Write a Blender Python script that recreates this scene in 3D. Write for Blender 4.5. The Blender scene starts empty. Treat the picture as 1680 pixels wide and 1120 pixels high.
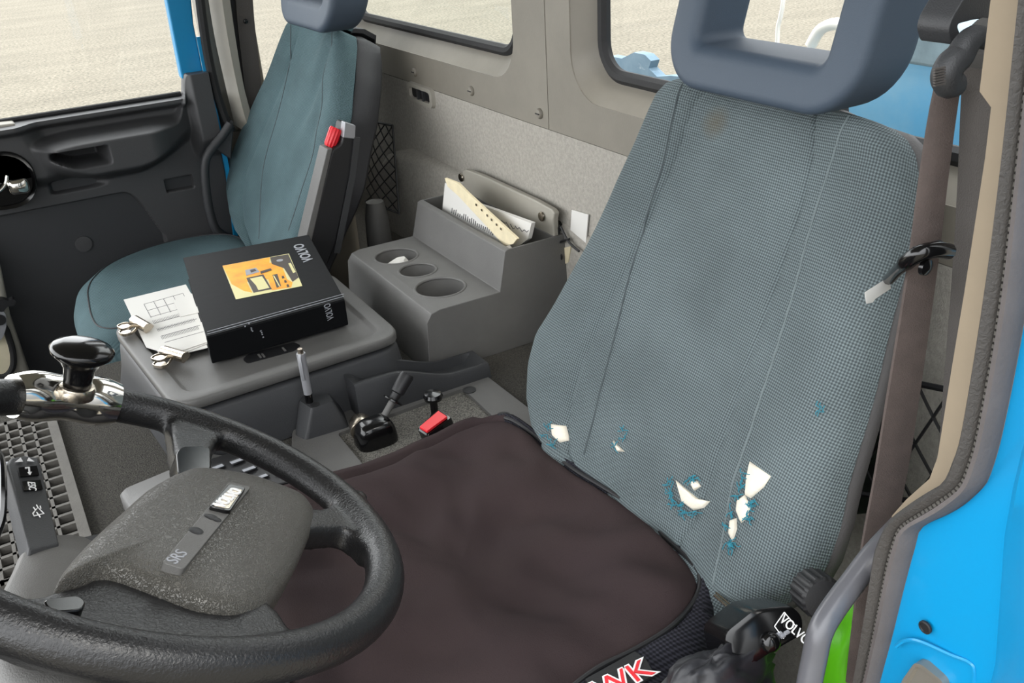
import bpy, bmesh, math, random
from mathutils import Vector as V, Matrix as M, noise
rnd = random.Random(7)
SC = bpy.context.scene
COL = SC.collection
# ------------------------------------------------------------------ camera
# truck axes: +X to the rear of the cab, +Y across to the passenger door, +Z up;
# the photographer's eye is the origin, the asphalt lies at Z = -2.4
F, CX, CY = 1522.81, 840.0, 560.0
R = M(((0.85758238, -0.27327033, 0.43574739), (-0.51144038, -0.36312267, 0.77882647), (-0.05460041, -0.89076667, -0.45116908)))
cam = bpy.data.cameras.new('camera'); co = bpy.data.objects.new('camera', cam); COL.objects.link(co)
cam.sensor_width = 36; cam.lens = F / 1680 * 36; cam.clip_start = .02; cam.clip_end = 300
co.matrix_world = M(((R[0][0], -R[0][1], -R[0][2], 0), (R[1][0], -R[1][1], -R[1][2], 0), (R[2][0], -R[2][1], -R[2][2], 0), (0, 0, 0, 1)))
SC.camera = co
# ------------------------------------------------------------------ light
SC.view_settings.view_transform = 'Standard'; SC.view_settings.look = 'None'
SC.view_settings.exposure = 0.0; SC.view_settings.gamma = 1.0; SC.view_settings.use_curve_mapping = False
w = bpy.data.worlds.new('sky'); SC.world = w; w.use_nodes = True
nt = w.node_tree; bg = nt.nodes['Background']; bg.inputs[0].default_value = (.96, .98, 1.0, 1)
# bright sky ahead of the windscreen and overhead, dimmer on the driver's door side
tcw = nt.nodes.new('ShaderNodeTexCoord'); dtp = nt.nodes.new('ShaderNodeVectorMath'); dtp.operation = 'DOT_PRODUCT'; dtp.inputs[1].default_value = (-.52, .40, .755)
nt.links.new(tcw.outputs['Generated'], dtp.inputs[0]); mrw = nt.nodes.new('ShaderNodeMapRange'); mrw.inputs['From Min'].default_value = -.6; mrw.inputs['From Max'].default_value = .9
mrw.inputs['To Min'].default_value = .55; mrw.inputs['To Max'].default_value = 5.8; mrw.interpolation_type = 'SMOOTHSTEP'
nt.links.new(dtp.outputs['Value'], mrw.inputs['Value']); nt.links.new(mrw.outputs[0], bg.inputs[1])
sl = bpy.data.lights.new('sun', 'SUN'); so = bpy.data.objects.new('sun', sl); COL.objects.link(so)
sl.energy = 1.0; sl.angle = math.radians(12); sl.color = (1, .95, .86)
so.rotation_euler = V((-.25, .55, -.85)).to_track_quat('-Z', 'Y').to_euler()
# ------------------------------------------------------------------ pixel geometry helpers (1680x1120 frame)
def ray(px, py): return R @ V(((px - CX) / F, (py - CY) / F, 1))
AX = {'x': 0, 'y': 1, 'z': 2}
def at(px, py, ax, v):
    d = ray(px, py); return d * (v / d[AX[ax]])
def onp(px, py, p0, n):
    d = ray(px, py); return d * ((p0.dot(n)) / d.dot(n))
def ats(pts, ax, v): return [at(x, y, ax, v) for x, y in pts]
# ------------------------------------------------------------------ materials
def lin(c): return tuple((x / 255 / 12.92) if x / 255 < .04045 else ((x / 255 + .055) / 1.055) ** 2.4 for x in c)
def mat(name, rgb, rough=.6, metal=0., bump=0., scale=200., var=0., vscale=30., rgb2=None, coat=0., spec=.5, kind='noise', detail=3., distort=0.):
    m = bpy.data.materials.new(name); m.use_nodes = True
    nt = m.node_tree; b = nt.nodes['Principled BSDF']; L = nt.links.new
    c = lin(rgb); b.inputs['Base Color'].default_value = (*c, 1)
    b.inputs['Roughness'].default_value = rough; b.inputs['Metallic'].default_value = metal
    b.inputs['Specular IOR Level'].default_value = spec
    if coat: b.inputs['Coat Weight'].default_value = coat; b.inputs['Coat Roughness'].default_value = .08
    tc = nt.nodes.new('ShaderNodeTexCoord')
    if bump:
        if kind == 'noise':
            t = nt.nodes.new('ShaderNodeTexNoise'); t.inputs['Detail'].default_value = detail; t.inputs['Distortion'].default_value = distort; out = t.outputs[0]
        else:
            t = nt.nodes.new('ShaderNodeTexVoronoi'); t.feature = 'DISTANCE_TO_EDGE'; out = t.outputs[0]
        t.inputs['Scale'].default_value = scale; L(tc.outputs['Object'], t.inputs['Vector'])
        if kind == 'leather':
            n2 = nt.nodes.new('ShaderNodeTexNoise'); n2.inputs['Scale'].default_value = scale * .7; n2.inputs['Detail'].default_value = 3
            L(tc.outputs['Object'], n2.inputs['Vector'])
            ad = nt.nodes.new('ShaderNodeVectorMath'); ad.operation = 'MULTIPLY_ADD'; ad.inputs[1].default_value = (.012, .012, .012)
            L(n2.outputs['Color'], ad.inputs[0]); L(tc.outputs['Object'], ad.inputs[2]); L(ad.outputs[0], t.inputs['Vector'])
            mr = nt.nodes.new('ShaderNodeMapRange'); mr.inputs['From Max'].default_value = .18; L(out, mr.inputs['Value']); out = mr.outputs[0]
        bp = nt.nodes.new('ShaderNodeBump'); bp.inputs['Strength'].default_value = bump; bp.inputs['Distance'].default_value = .002
        L(out, bp.inputs['Height']); L(bp.outputs[0], b.inputs['Normal'])
    if var or rgb2:
        t = nt.nodes.new('ShaderNodeTexNoise'); t.inputs['Scale'].default_value = vscale; t.inputs['Detail'].default_value = 5; t.inputs['Roughness'].default_value = .65
        L(tc.outputs['Object'], t.inputs['Vector'])
        mx = nt.nodes.new('ShaderNodeMix'); mx.data_type = 'RGBA'
        c2 = lin(rgb2) if rgb2 else tuple(min(1, x * (1 + var)) for x in c); c1 = c if rgb2 else tuple(x * (1 - var) for x in c)
        mx.inputs[6].default_value = (*c1, 1); mx.inputs[7].default_value = (*c2, 1)
        mr = nt.nodes.new('ShaderNodeMapRange'); mr.inputs['From Min'].default_value = .35; mr.inputs['From Max'].default_value = .65
        L(t.outputs[0], mr.inputs['Value']); L(mr.outputs[0], mx.inputs[0]); L(mx.outputs[2], b.inputs['Base Color'])
    return m
def weave(name, dark, light, pitch=.0035, rough=.9, stain=None):
    m = bpy.data.materials.new(name); m.use_nodes = True; nt = m.node_tree; b = nt.nodes['Principled BSDF']; L = nt.links.new
    b.inputs['Roughness'].default_value = rough; b.inputs['Specular IOR Level'].default_value = .2
    uv = nt.nodes.new('ShaderNodeUVMap'); sp = nt.nodes.new('ShaderNodeSeparateXYZ'); L(uv.outputs[0], sp.inputs[0])
    outs = []
    for a, s in ((1., 1.), (1., -1.)):
        k = 2 * math.pi / pitch / 1.414
        ad = nt.nodes.new('ShaderNodeMath'); ad.operation = 'MULTIPLY_ADD'; ad.inputs[1].default_value = s
        L(sp.outputs[1], ad.inputs[0]); L(sp.outputs[0], ad.inputs[2])
        mu = nt.nodes.new('ShaderNodeMath'); mu.operation = 'MULTIPLY'; mu.inputs[1].default_value = k; L(ad.outputs[0], mu.inputs[0])
        sn = nt.nodes.new('ShaderNodeMath'); sn.operation = 'SINE'; L(mu.outputs[0], sn.inputs[0]); outs.append(sn)
    pr = nt.nodes.new('ShaderNodeMath'); pr.operation = 'MULTIPLY'; L(outs[0].outputs[0], pr.inputs[0]); L(outs[1].outputs[0], pr.inputs[1])
    mr = nt.nodes.new('ShaderNodeMapRange'); mr.inputs['From Min'].default_value = -.5; mr.inputs['From Max'].default_value = .7; L(pr.outputs[0], mr.inputs['Value'])
    mx = nt.nodes.new('ShaderNodeMix'); mx.data_type = 'RGBA'; L(mr.outputs[0], mx.inputs[0])
    mx.inputs[6].default_value = (*lin(dark), 1); mx.inputs[7].default_value = (*lin(light), 1)
    tc = nt.nodes.new('ShaderNodeTexCoord'); n = nt.nodes.new('ShaderNodeTexNoise'); n.inputs['Scale'].default_value = 9; n.inputs['Detail'].default_value = 4
    L(tc.outputs['Object'], n.inputs['Vector'])
    m2 = nt.nodes.new('ShaderNodeMix'); m2.data_type = 'RGBA'; m2.blend_type = 'MULTIPLY'; m2.inputs[0].default_value = 1
    r2 = nt.nodes.new('ShaderNodeMapRange'); r2.inputs['From Min'].default_value = .3; r2.inputs['From Max'].default_value = .7; r2.inputs['To Min'].default_value = .82; r2.inputs['To Max'].default_value = 1.08
    L(n.outputs[0], r2.inputs['Value']); L(mx.outputs[2], m2.inputs[6]); L(r2.outputs[0], m2.inputs[7]); last = m2.outputs[2]
    if stain:
        c, rad, scol = stain
        ds = nt.nodes.new('ShaderNodeVectorMath'); ds.operation = 'DISTANCE'; ds.inputs[1].default_value = c; L(tc.outputs['Object'], ds.inputs[0])
        r3 = nt.nodes.new('ShaderNodeMapRange'); r3.inputs['From Min'].default_value = rad * .4; r3.inputs['From Max'].default_value = rad; r3.inputs['To Min'].default_value = .55; r3.inputs['To Max'].default_value = 0
        L(ds.outputs['Value'], r3.inputs['Value'])
        m3 = nt.nodes.new('ShaderNodeMix'); m3.data_type = 'RGBA'; L(r3.outputs[0], m3.inputs[0]); L(last, m3.inputs[6]); m3.inputs[7].default_value = (*lin(scol), 1); last = m3.outputs[2]
    L(last, b.inputs['Base Color'])
    bp = nt.nodes.new('ShaderNodeBump'); bp.inputs['Strength'].default_value = .5; bp.inputs['Distance'].default_value = .001; L(pr.outputs[0], bp.inputs['Height']); L(bp.outputs[0], b.inputs['Normal'])
    return m
def glassmat(name, tint, refl=.06):
    m = bpy.data.materials.new(name); m.use_nodes = True; nt = m.node_tree; L = nt.links.new
    nt.nodes.remove(nt.nodes['Principled BSDF']); o = nt.nodes['Material Output']
    t = nt.nodes.new('ShaderNodeBsdfTransparent'); t.inputs[0].default_value = (*tint, 1)
    g = nt.nodes.new('ShaderNodeBsdfGlossy'); g.inputs['Roughness'].default_value = .03
    x = nt.nodes.new('ShaderNodeMixShader'); x.inputs[0].default_value = refl; L(t.outputs[0], x.inputs[1]); L(g.outputs[0], x.inputs[2]); L(x.outputs[0], o.inputs[0])
    return m
MT = dict(
    plastic=mat('grey_plastic', (92, 91, 89), .5, bump=.25, scale=900, var=.06, vscale=14),
    plastic_dark=mat('dark_plastic', (48, 49, 51), .5, bump=.25, scale=900),
    plastic_door=mat('door_plastic', (62, 62, 63), .5, bump=.25, scale=800),
    plastic_beige=mat('beige_grey_plastic', (150, 146, 136), .55, bump=.15, scale=700, var=.05, vscale=8),
    trim=mat('window_trim_metal', (122, 117, 107), .5, bump=.1, scale=300, var=.07, vscale=7),
    wallcarpet=mat('wall_felt', (156, 152, 144), .95, bump=.6, scale=500, var=.12, vscale=160, spec=.1),
    carpet=mat('tunnel_carpet', (56, 55, 53), .97, bump=1., scale=500, rgb2=(86, 84, 79), vscale=420, spec=.05),
    carpet_speck=mat('speckled_carpet', (62, 62, 60), .97, bump=1., scale=500, rgb2=(140, 137, 130), vscale=520, spec=.05),
    floor=mat('floor_mat', (30, 30, 32), .9, bump=.4, scale=200),
    black=mat('gloss_black', (12, 12, 13), .16, spec=.5),
    black_soft=mat('soft_black', (24, 24, 26), .5, bump=.1, scale=600),
    rubber=mat('black_rubber', (26, 26, 27), .7, bump=.2, scale=500),
    rubber_grey=mat('grey_rubber', (92, 89, 84), .75, bump=.3, scale=400, var=.1, vscale=40),
    rim=mat('wheel_rim_foam', (27, 27, 28), .31, bump=.35, scale=420, detail=4, distort=.6),
    leather=mat('wheel_pad_vinyl', (84, 82, 77), .38, bump=.7, scale=330, kind='leather'),
    leather_dark=mat('wheel_spoke_vinyl', (45, 44, 43), .38, bump=.8, scale=270, kind='leather'),
    chrome=mat('chrome', (225, 222, 215), .1, 1.),
    steel=mat('worn_steel', (190, 180, 165), .25, 1., bump=.1, scale=300),
    silver=mat('silver_plastic', (150, 151, 155), .35, .3),
    grabmetal=mat('grab_bar_coating', (86, 86, 90), .3, bump=.05, scale=200),
    red=mat('red_plastic', (215, 30, 42), .4),
    blue=mat('blue_paint', (0, 132, 184), .4, coat=.25),
    blue_light=mat('light_blue_paint', (70, 140, 205), .5, rgb2=(110, 165, 215), vscale=12),
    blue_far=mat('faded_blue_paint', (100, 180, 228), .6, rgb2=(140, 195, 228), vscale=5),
    grey_ledge=mat('galvanised_ledge', (130, 150, 160), .7, var=.15, vscale=30),
    headrest=mat('headrest_foam', (60, 72, 86), .6, bump=.15, scale=900),
    shell=mat('seat_side_vinyl', (68, 66, 66), .6, bump=.3, scale=600),
    shell_dark=mat('seat_side_black', (38, 38, 41), .65, bump=.3, scale=600),
    pfabric=weave('passenger_fabric', (70, 90, 95), (88, 108, 112), .004),
    cover=mat('cover_cloth', (53, 44, 45), .95, bump=.35, scale=700, rgb2=(55, 46, 46), vscale=7, spec=.1),
    mesh=weave('mesh_border', (20, 20, 26), (52, 52, 60), .006),
    paper=mat('paper', (206, 204, 199), .8),
    paper_old=mat('yellowed_paper', (214, 202, 170), .8, var=.06, vscale=50),
    ink=mat('print_ink', (92, 92, 95), .8),
    foam=mat('seat_foam', (222, 214, 198), .95, bump=.4, scale=500),
    thread=mat('teal_thread', (40, 120, 138), .9),
    belt=mat('belt_webbing', (80, 70, 66), .8, bump=.4, scale=900, var=.1, vscale=60),
    belt_grey=mat('grey_webbing', (74, 70, 67), .8, bump=.4, scale=900),
    beige=mat('pillar_beige', (134, 121, 102), .7, var=.04, vscale=20),
    seal=mat('seal_leatherette', (62, 59, 56), .7, bump=.6, scale=320, distort=.8),
    lip=mat('seal_lip', (88, 83, 82), .65, bump=.2, scale=300, var=.06, vscale=30),
    white=mat('white_print', (235, 235, 235), .6),
    greyprint=mat('grey_print', (150, 152, 158), .5),
    green=mat('green_bag_film', (92, 185, 20), .4, bump=.6, scale=30),
    redbag=mat('red_bag_cloth', (205, 30, 38), .6, bump=.3, scale=60),
    nylon=mat('black_nylon', (30, 30, 34), .45, bump=.5, scale=45),
    orange=mat('print_orange', (250, 178, 5), .5, rgb2=(245, 150, 0), vscale=30),
    cream=mat('print_cream', (218, 210, 150), .5),
    printblack=mat('print_black', (52, 40, 28), .5),
    binder=mat('binder_black', (9, 10, 12), .6, bump=.1, scale=80, spec=.12),
    hose=mat('pale_hose', (225, 222, 215), .5),
    ceiling=mat('headliner', (150, 148, 142), .95),
    asphalt=mat('asphalt', (92, 88, 79), .95, bump=.3, scale=60, rgb2=(134, 128, 115), vscale=22, spec=.1),
    pane=glassmat('window_glass', (.97, .98, .97)),
    pane_haze=glassmat('window_glass_dusty', (.9, .93, .9), .08),
    tarp=mat('pale_blue_paint', (96, 122, 140), .7, rgb2=(112, 136, 152), vscale=14),
    blade=mat('bright_tongue_metal', (222, 222, 218), .4, .2),
    seamlight=mat('seam_thread_light', (104, 114, 116), .9),
    striker=mat('striker_metal', (150, 145, 135), .35, .6, bump=.2, scale=200),
    seamline=mat('seam_thread', (70, 78, 81), .9),
    dirt=mat('dark_foliage', (18, 20, 20), .8, rgb2=(40, 52, 40), vscale=40),
)
MT['dfabric'] = weave('driver_fabric', (68, 75, 78), (116, 128, 130), .0044, stain=(tuple(onp(1163, 196, V((.540, 0, -.678)), V((-1, 0, .5)))), .026, (92, 82, 62)))
# asphalt: pale streaks along the lane over the grain
nt = MT['asphalt'].node_tree; tcx = nt.nodes.new('ShaderNodeTexCoord'); mp = nt.nodes.new('ShaderNodeMapping'); mp.inputs['Scale'].default_value = (.5, 1.7, 1); mp.inputs['Rotation'].default_value = (0, 0, .12)
nz = nt.nodes.new('ShaderNodeTexNoise'); nz.inputs['Scale'].default_value = 1.1; nz.inputs['Detail'].default_value = 6; nt.links.new(tcx.outputs['Object'], mp.inputs[0]); nt.links.new(mp.outputs[0], nz.inputs['Vector'])
mrx = nt.nodes.new('ShaderNodeMapRange'); mrx.inputs['From Min'].default_value = .3; mrx.inputs['From Max'].default_value = .7; mrx.inputs['To Min'].default_value = .90; mrx.inputs['To Max'].default_value = 1.10; nt.links.new(nz.outputs[0], mrx.inputs['Value'])
bs = nt.nodes['Principled BSDF']; src = bs.inputs['Base Color'].links[0].from_socket; mm = nt.nodes.new('ShaderNodeMix'); mm.data_type = 'RGBA'; mm.blend_type = 'MULTIPLY'; mm.inputs[0].default_value = 1
nt.links.new(src, mm.inputs[6]); nt.links.new(mrx.outputs[0], mm.inputs[7]); nt.links.new(mm.outputs[2], bs.inputs['Base Color'])
# ------------------------------------------------------------------ mesh helpers
def poly(bm, pts):
    vs = [bm.verts.new(p) for p in pts]; bm.faces.new(vs); return vs
def box(bm, c, s, rot=None):
    c = V(c); vs = []
    for dz in (-.5, .5):
        for dx, dy in ((-.5, -.5), (.5, -.5), (.5, .5), (-.5, .5)):
            p = V((dx * s[0], dy * s[1], dz * s[2])); p = rot @ p if rot else p; vs.append(bm.verts.new(c + p))
    for f in ((3, 2, 1, 0), (4, 5, 6, 7), (0, 1, 5, 4), (1, 2, 6, 5), (2, 3, 7, 6), (3, 0, 4, 7)): bm.faces.new([vs[i] for i in f])
def loft(bm, rings, closed=True, cap=True):
    vr = [[bm.verts.new(p) for p in r] for r in rings]; n = len(vr[0])
    for a, b in zip(vr, vr[1:]):
        for i in range(n if closed else n - 1):
            j = (i + 1) % n; bm.faces.new((a[i], a[j], b[j], b[i]))
    if cap and closed: bm.faces.new(vr[0][::-1]); bm.faces.new(vr[-1])
    return vr
def prism(bm, pts, ext):
    ext = V(ext); loft(bm, [[V(p) for p in pts], [V(p) + ext for p in pts]])
def catmull(pts, n=8, closed=False):
    pts = [V(p) for p in pts]; out = []; N = len(pts)
    for i in range(N if closed else N - 1):
        if closed: p0, p1, p2, p3 = pts[i - 1], pts[i], pts[(i + 1) % N], pts[(i + 2) % N]
        else: p0, p1, p2, p3 = pts[max(i - 1, 0)], pts[i], pts[i + 1], pts[min(i + 2, N - 1)]
        for k in range(n):
            t = k / n
            out.append(.5 * ((2 * p1) + (p2 - p0) * t + (2 * p0 - 5 * p1 + 4 * p2 - p3) * t * t + (3 * p1 - p0 - 3 * p2 + p3) * t ** 3))
    if not closed: out.append(pts[-1])
    return out
def tube(bm, path, r, seg=12, closed=False, flat=None):
    path = [V(p) for p in path]; N = len(path); rings = []; up = None
    for i, p in enumerate(path):
        if closed: t = path[(i + 1) % N] - path[i - 1]
        else: t = path[min(i + 1, N - 1)] - path[max(i - 1, 0)]
        t.normalize()
        if up is None: up = t.orthogonal().normalized()
        up = (up - t * up.dot(t)).normalized(); sd = t.cross(up)
        rr = r[i] if isinstance(r, (list, tuple)) else r
        rings.append([p + (up * math.cos(2 * math.pi * k / seg) + sd * math.sin(2 * math.pi * k / seg)) * rr for k in range(seg)])
    if closed: rings.append(rings[0])
    loft(bm, rings, cap=not closed)
    if closed: bmesh.ops.remove_doubles(bm, verts=bm.verts, dist=1e-6)
def frame(n, hint=(0, 0, 1)):
    n = V(n).normalized(); h = V(hint); x = h.cross(n)
    if x.length < 1e-4: x = V((1, 0, 0)).cross(n)
    x.normalize(); return x, n.cross(x), n
def lathe(bm, prof, o, axis=(0, 0, 1), seg=24, cap=True):
    o = V(o); x, y, n = frame(axis)
    loft(bm, [[o + n * h + (x * math.cos(2 * math.pi * k / seg) + y * math.sin(2 * math.pi * k / seg)) * r for k in range(seg)] for r, h in prof], cap=cap)
def rrect(w, h, r, n=5):
    out = []
    for cx, cy, a0 in ((w / 2 - r, h / 2 - r, 0), (-w / 2 + r, h / 2 - r, 90), (-w / 2 + r, -h / 2 + r, 180), (w / 2 - r, -h / 2 + r, 270)):
        for k in range(n + 1):
            a = math.radians(a0 + 90 * k / n); out.append((cx + r * math.cos(a), cy + r * math.sin(a)))
    return out
def roundpoly(pts, r, n=4):
    pts = [V(p) for p in pts]; out = []; N = len(pts)
    for i in range(N):
        a, b, c = pts[i - 1], pts[i], pts[(i + 1) % N]
        ra = min(r, (a - b).length * .45, (c - b).length * .45)
        p, q = b + (a - b).normalized() * ra, b + (c - b).normalized() * ra
        for k in range(n + 1):
            t = k / n; out.append(p * (1 - t) ** 2 + b * 2 * t * (1 - t) + q * t * t)
    return out
def shrink(pts, d, c=None):
    c = c or sum((V(p) for p in pts), V()) / len(pts); out = []
    for p in pts:
        v = V(p) - c; l = v.length; out.append(c + v * max(0, (l - d) / l))
    return out
def obj(name, bm, m, parent=None, smooth=True, bevel=0, subsurf=0, seg=2, angle=40, flip=True, disp=None):
    if disp:
        for v in bm.verts: v.co += disp(v.co)
    if flip: bmesh.ops.recalc_face_normals(bm, faces=bm.faces)
    me = bpy.data.meshes.new(name)
    org = V()
    if parent is None and bm.verts:
        lo = V((min(v.co[i] for v in bm.verts) for i in range(3))); hi = V((max(v.co[i] for v in bm.verts) for i in range(3)))
        org = V(((lo.x + hi.x) / 2, (lo.y + hi.y) / 2, lo.z)); bmesh.ops.translate(bm, verts=bm.verts, vec=-org)
    bm.to_mesh(me); bm.free()
    o = bpy.data.objects.new(name, me); COL.objects.link(o); o.location = org
    me.materials.append(MT[m] if isinstance(m, str) else m)
    if smooth:
        for p in me.polygons: p.use_smooth = True
        if not subsurf and not bevel:
            me.set_sharp_from_angle(angle=math.radians(angle))
    if bevel:
        b = o.modifiers.new('bevel', 'BEVEL'); b.width = bevel; b.segments = seg; b.limit_method = 'ANGLE'; b.angle_limit = math.radians(angle); b.harden_normals = smooth
        if smooth: me.set_sharp_from_angle(angle=math.radians(180))
    if subsurf:
        s = o.modifiers.new('sub', 'SUBSURF'); s.levels = subsurf; s.render_levels = subsurf
    if parent is not None: attach(o, parent)
    return o
def worldloc(p):
    l = V(p.location)
    if p.parent: l = l + p.matrix_parent_inverse.translation + worldloc(p.parent)
    return l
def attach(o, parent):
    o.parent = parent; o.matrix_parent_inverse = M.Translation(-worldloc(parent))
def tag(o, label, cat, group=None):
    o['label'] = label; o['category'] = cat
    if group: o['group'] = group
    return o
def struct(o): o['kind'] = 'structure'; return o
def empty(name, loc, label=None, cat=None, group=None):
    o = bpy.data.objects.new(name, None); o.empty_display_size = .05; COL.objects.link(o); o.location = V(loc)
    if label: tag(o, label, cat, group)
    return o
def cut(o, cutters):
    """boolean-subtract bmesh cutters from o, baked"""
    tmp = []
    for cb in cutters:
        bmesh.ops.recalc_face_normals(cb, faces=cb.faces)
        me = bpy.data.meshes.new('cut'); cb.to_mesh(me); cb.free()
        c = bpy.data.objects.new('cut', me); COL.objects.link(c); tmp.append(c)
        md = o.modifiers.new('b', 'BOOLEAN'); md.operation = 'DIFFERENCE'; md.solver = 'EXACT'; md.object = c
    keep = [md for md in o.modifiers if md.type != 'BOOLEAN']
    saved = [(k.type, k.width, k.segments, k.angle_limit) for k in keep if k.type == 'BEVEL']
    for k in keep: o.modifiers.remove(k)
    bpy.context.view_layer.update(); dg = bpy.context.evaluated_depsgraph_get()
    me = bpy.data.meshes.new_from_object(o.evaluated_get(dg)); old = o.data; o.modifiers.clear(); me.name = old.name; o.data = me
    for c in tmp: bpy.data.objects.remove(c)
    for p in me.polygons: p.use_smooth = True
    me.set_sharp_from_angle(angle=math.radians(40))
    for _, wd, sg, an in saved:
        b = o.modifiers.new('bevel', 'BEVEL'); b.width = wd; b.segments = sg; b.limit_method = 'ANGLE'; b.angle_limit = an; b.harden_normals = True
    return o
def text(s, size, o, right, up, m, name, parent, thick=.0006, bold=0., sx=1.):
    cu = bpy.data.curves.new('t', 'FONT'); cu.body = s; cu.size = size; cu.align_x = 'CENTER'; cu.align_y = 'CENTER'; cu.extrude = thick / size * size; cu.offset = bold
    t = bpy.data.objects.new('t', cu); COL.objects.link(t); bpy.context.view_layer.update()
    me = bpy.data.meshes.new_from_object(t.evaluated_get(bpy.context.evaluated_depsgraph_get())); bpy.data.objects.remove(t)
    x = V(right).normalized(); y = V(up); y = (y - x * y.dot(x)).normalized(); z = x.cross(y); o = V(o)
    for v in me.vertices: v.co = o + x * v.co.x * sx + y * v.co.y + z * v.co.z
    ob = bpy.data.objects.new(name, me); COL.objects.link(ob); me.materials.clear(); me.materials.append(MT[m]); attach(ob, parent); return ob
def ribbon(bm, path, width_dir, wid, th, nrm=None):
    """flat webbing along a path; width_dir constant or per point"""
    rings = []
    for i, p in enumerate(path):
        p = V(p); t = (V(path[min(i + 1, len(path) - 1)]) - V(path[max(i - 1, 0)])).normalized()
        wd = V(width_dir[i] if isinstance(width_dir, list) else width_dir); wd = (wd - t * wd.dot(t)).normalized(); n = t.cross(wd)
        wi = wid[i] if isinstance(wid, list) else wid
        rings.append([p + wd * a * wi / 2 + n * b * th / 2 for a, b in ((-1, -1), (1, -1), (1, 1), (-1, 1))])
    loft(bm, rings)
def interp(tab, z):
    if z <= tab[0][0]: return tab[0][1]
    for (a, b), (c, d) in zip(tab, tab[1:]):
        if z <= c: return b + (d - b) * (z - a) / (c - a) if c > a else d
    return tab[-1][1]
def ss(a, b, x):
    t = max(0, min(1, (x - a) / (b - a))); return t * t * (3 - 2 * t)
def resample(pts, n):
    pts = [V(p) for p in pts]; L = [0]
    for a, b in zip(pts, pts[1:]): L.append(L[-1] + (b - a).length)
    out = []; j = 0
    for i in range(n):
        s = L[-1] * i / (n - 1)
        while j < len(L) - 2 and L[j + 1] < s: j += 1
        t = (s - L[j]) / max(1e-9, L[j + 1] - L[j]); out.append(pts[j].lerp(pts[j + 1], min(1, t)))
    return out
Bm = bmesh.new
XW = .85        # rear wall
ZT = -.76       # engine tunnel top
# ================================================================== SETTING
# ground
b = Bm(); poly(b, [(-40, -40, -2.4), (60, -40, -2.4), (60, 80, -2.4), (-40, 80, -2.4)]); g = struct(obj('ground', b, 'asphalt'))
b = Bm(); box(b, (-.05, 1.33, -1.22), (1.9, 2.06, .04)); struct(obj('floor', b, 'floor'))
b = Bm(); box(b, (-.05, 1.33, .47), (1.9, 2.16, .04)); struct(obj('ceiling', b, 'ceiling'))  # unseen cab roof, put in to block light from above
# rear wall, felt part below the window band
b = Bm(); box(b, (XW + .03, 1.34, -.80), (.06, 2.06, .80)); struct(obj('wall_rear', b, 'wallcarpet'))
b = Bm()
pts = [(2.065, -.76), (2.063, -.66), (2.045, -.605), (2.0, -.57), (1.93, -.552), (1.84, -.55), (1.22, -.56), (1.2, -.76)]
th = [.05, .05, .048, .045, .035, .022, .004, .004]
loft(b, [[V((XW, y, z)) for y, z in pts], [V((XW - t * .7, y, z - .004)) for (y, z), t in zip(pts, th)], [V((XW - t, y - .012 if i < 5 else y, z - .016 if z > -.75 else z)) for i, ((y, z), t) in enumerate(zip(pts, th))]])
struct(obj('trim_3', b, 'wallcarpet', angle=60))
def wall_panel(name, y0, y1, wy0, wy1, wz0, wz1, m):
    bb = Bm(); box(bb, (XW + .02, (y0 + y1) / 2, .03), (.04, y1 - y0, .858)); o = obj(name, bb, m)
    ring = rrect(wy1 - wy0, wz1 - wz0, .075, 8)
    c = Bm(); prism(c, [(XW - .05, (wy0 + wy1) / 2 + a, (wz0 + wz1) / 2 + d) for a, d in ring], (.2, 0, 0)); 
    bmesh.ops.translate(c, verts=c.verts, vec=-o.location); 
    for v in c.verts: v.co += o.location
    cut(o, [c]); return struct(o)
W1 = (1.45, 2.29, -.335, .35); W2 = (.47, 1.272, -.335, .35)
wall_panel('trim_1', 1.3445, 2.37, *W1, 'trim'); wall_panel('trim_2', .30, 1.3425, *W2, 'trim')
def window(name, wy0, wy1, wz0, wz1, glass):
    cy, cz = (wy0 + wy1) / 2, (wz0 + wz1) / 2
    def rg(d, x, r): return [V((x, cy + a, cz + c)) for a, c in rrect(wy1 - wy0 - 2 * d, wz1 - wz0 - 2 * d, r, 8)]
    bb = Bm(); poly(bb, rg(.03, XW + .05, .05)); wn = struct(obj(name, bb, glass, flip=False))
    bb = Bm(); loft(bb, [rg(-.001, XW + .001, .076), rg(.02, XW + .02, .06), rg(.034, XW + .036, .055), rg(.034, XW + .05, .05), rg(-.001, XW + .05, .07)], cap=False); obj('window_frame', bb, 'trim', wn, angle=30)
    bb = Bm(); tube(bb, rg(.04, XW + .038, .052), .011, 8, closed=True); obj('rubber_gasket', bb, 'rubber', wn)
    return wn
window('window_1', *W1, 'pane_haze'); window('window_2', *W2, 'pane')
# wall bolts
for x, y in ((681, 118), (774, 149), (886, 186)):
    p = at(x, y, 'x', XW); b = Bm(); lathe(b, [(.0095, 0), (.0095, .002), (.007, .005), (.001, .006)], p, (-1, 0, 0), 16); o = obj('bolt', b, 'trim', bpy.data.objects['trim_1'])
    b = Bm(); box(b, p + V((-.006, 0, 0)), (.002, .011, .002)); obj('bolt_slot', b, 'black_soft', o)
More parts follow.
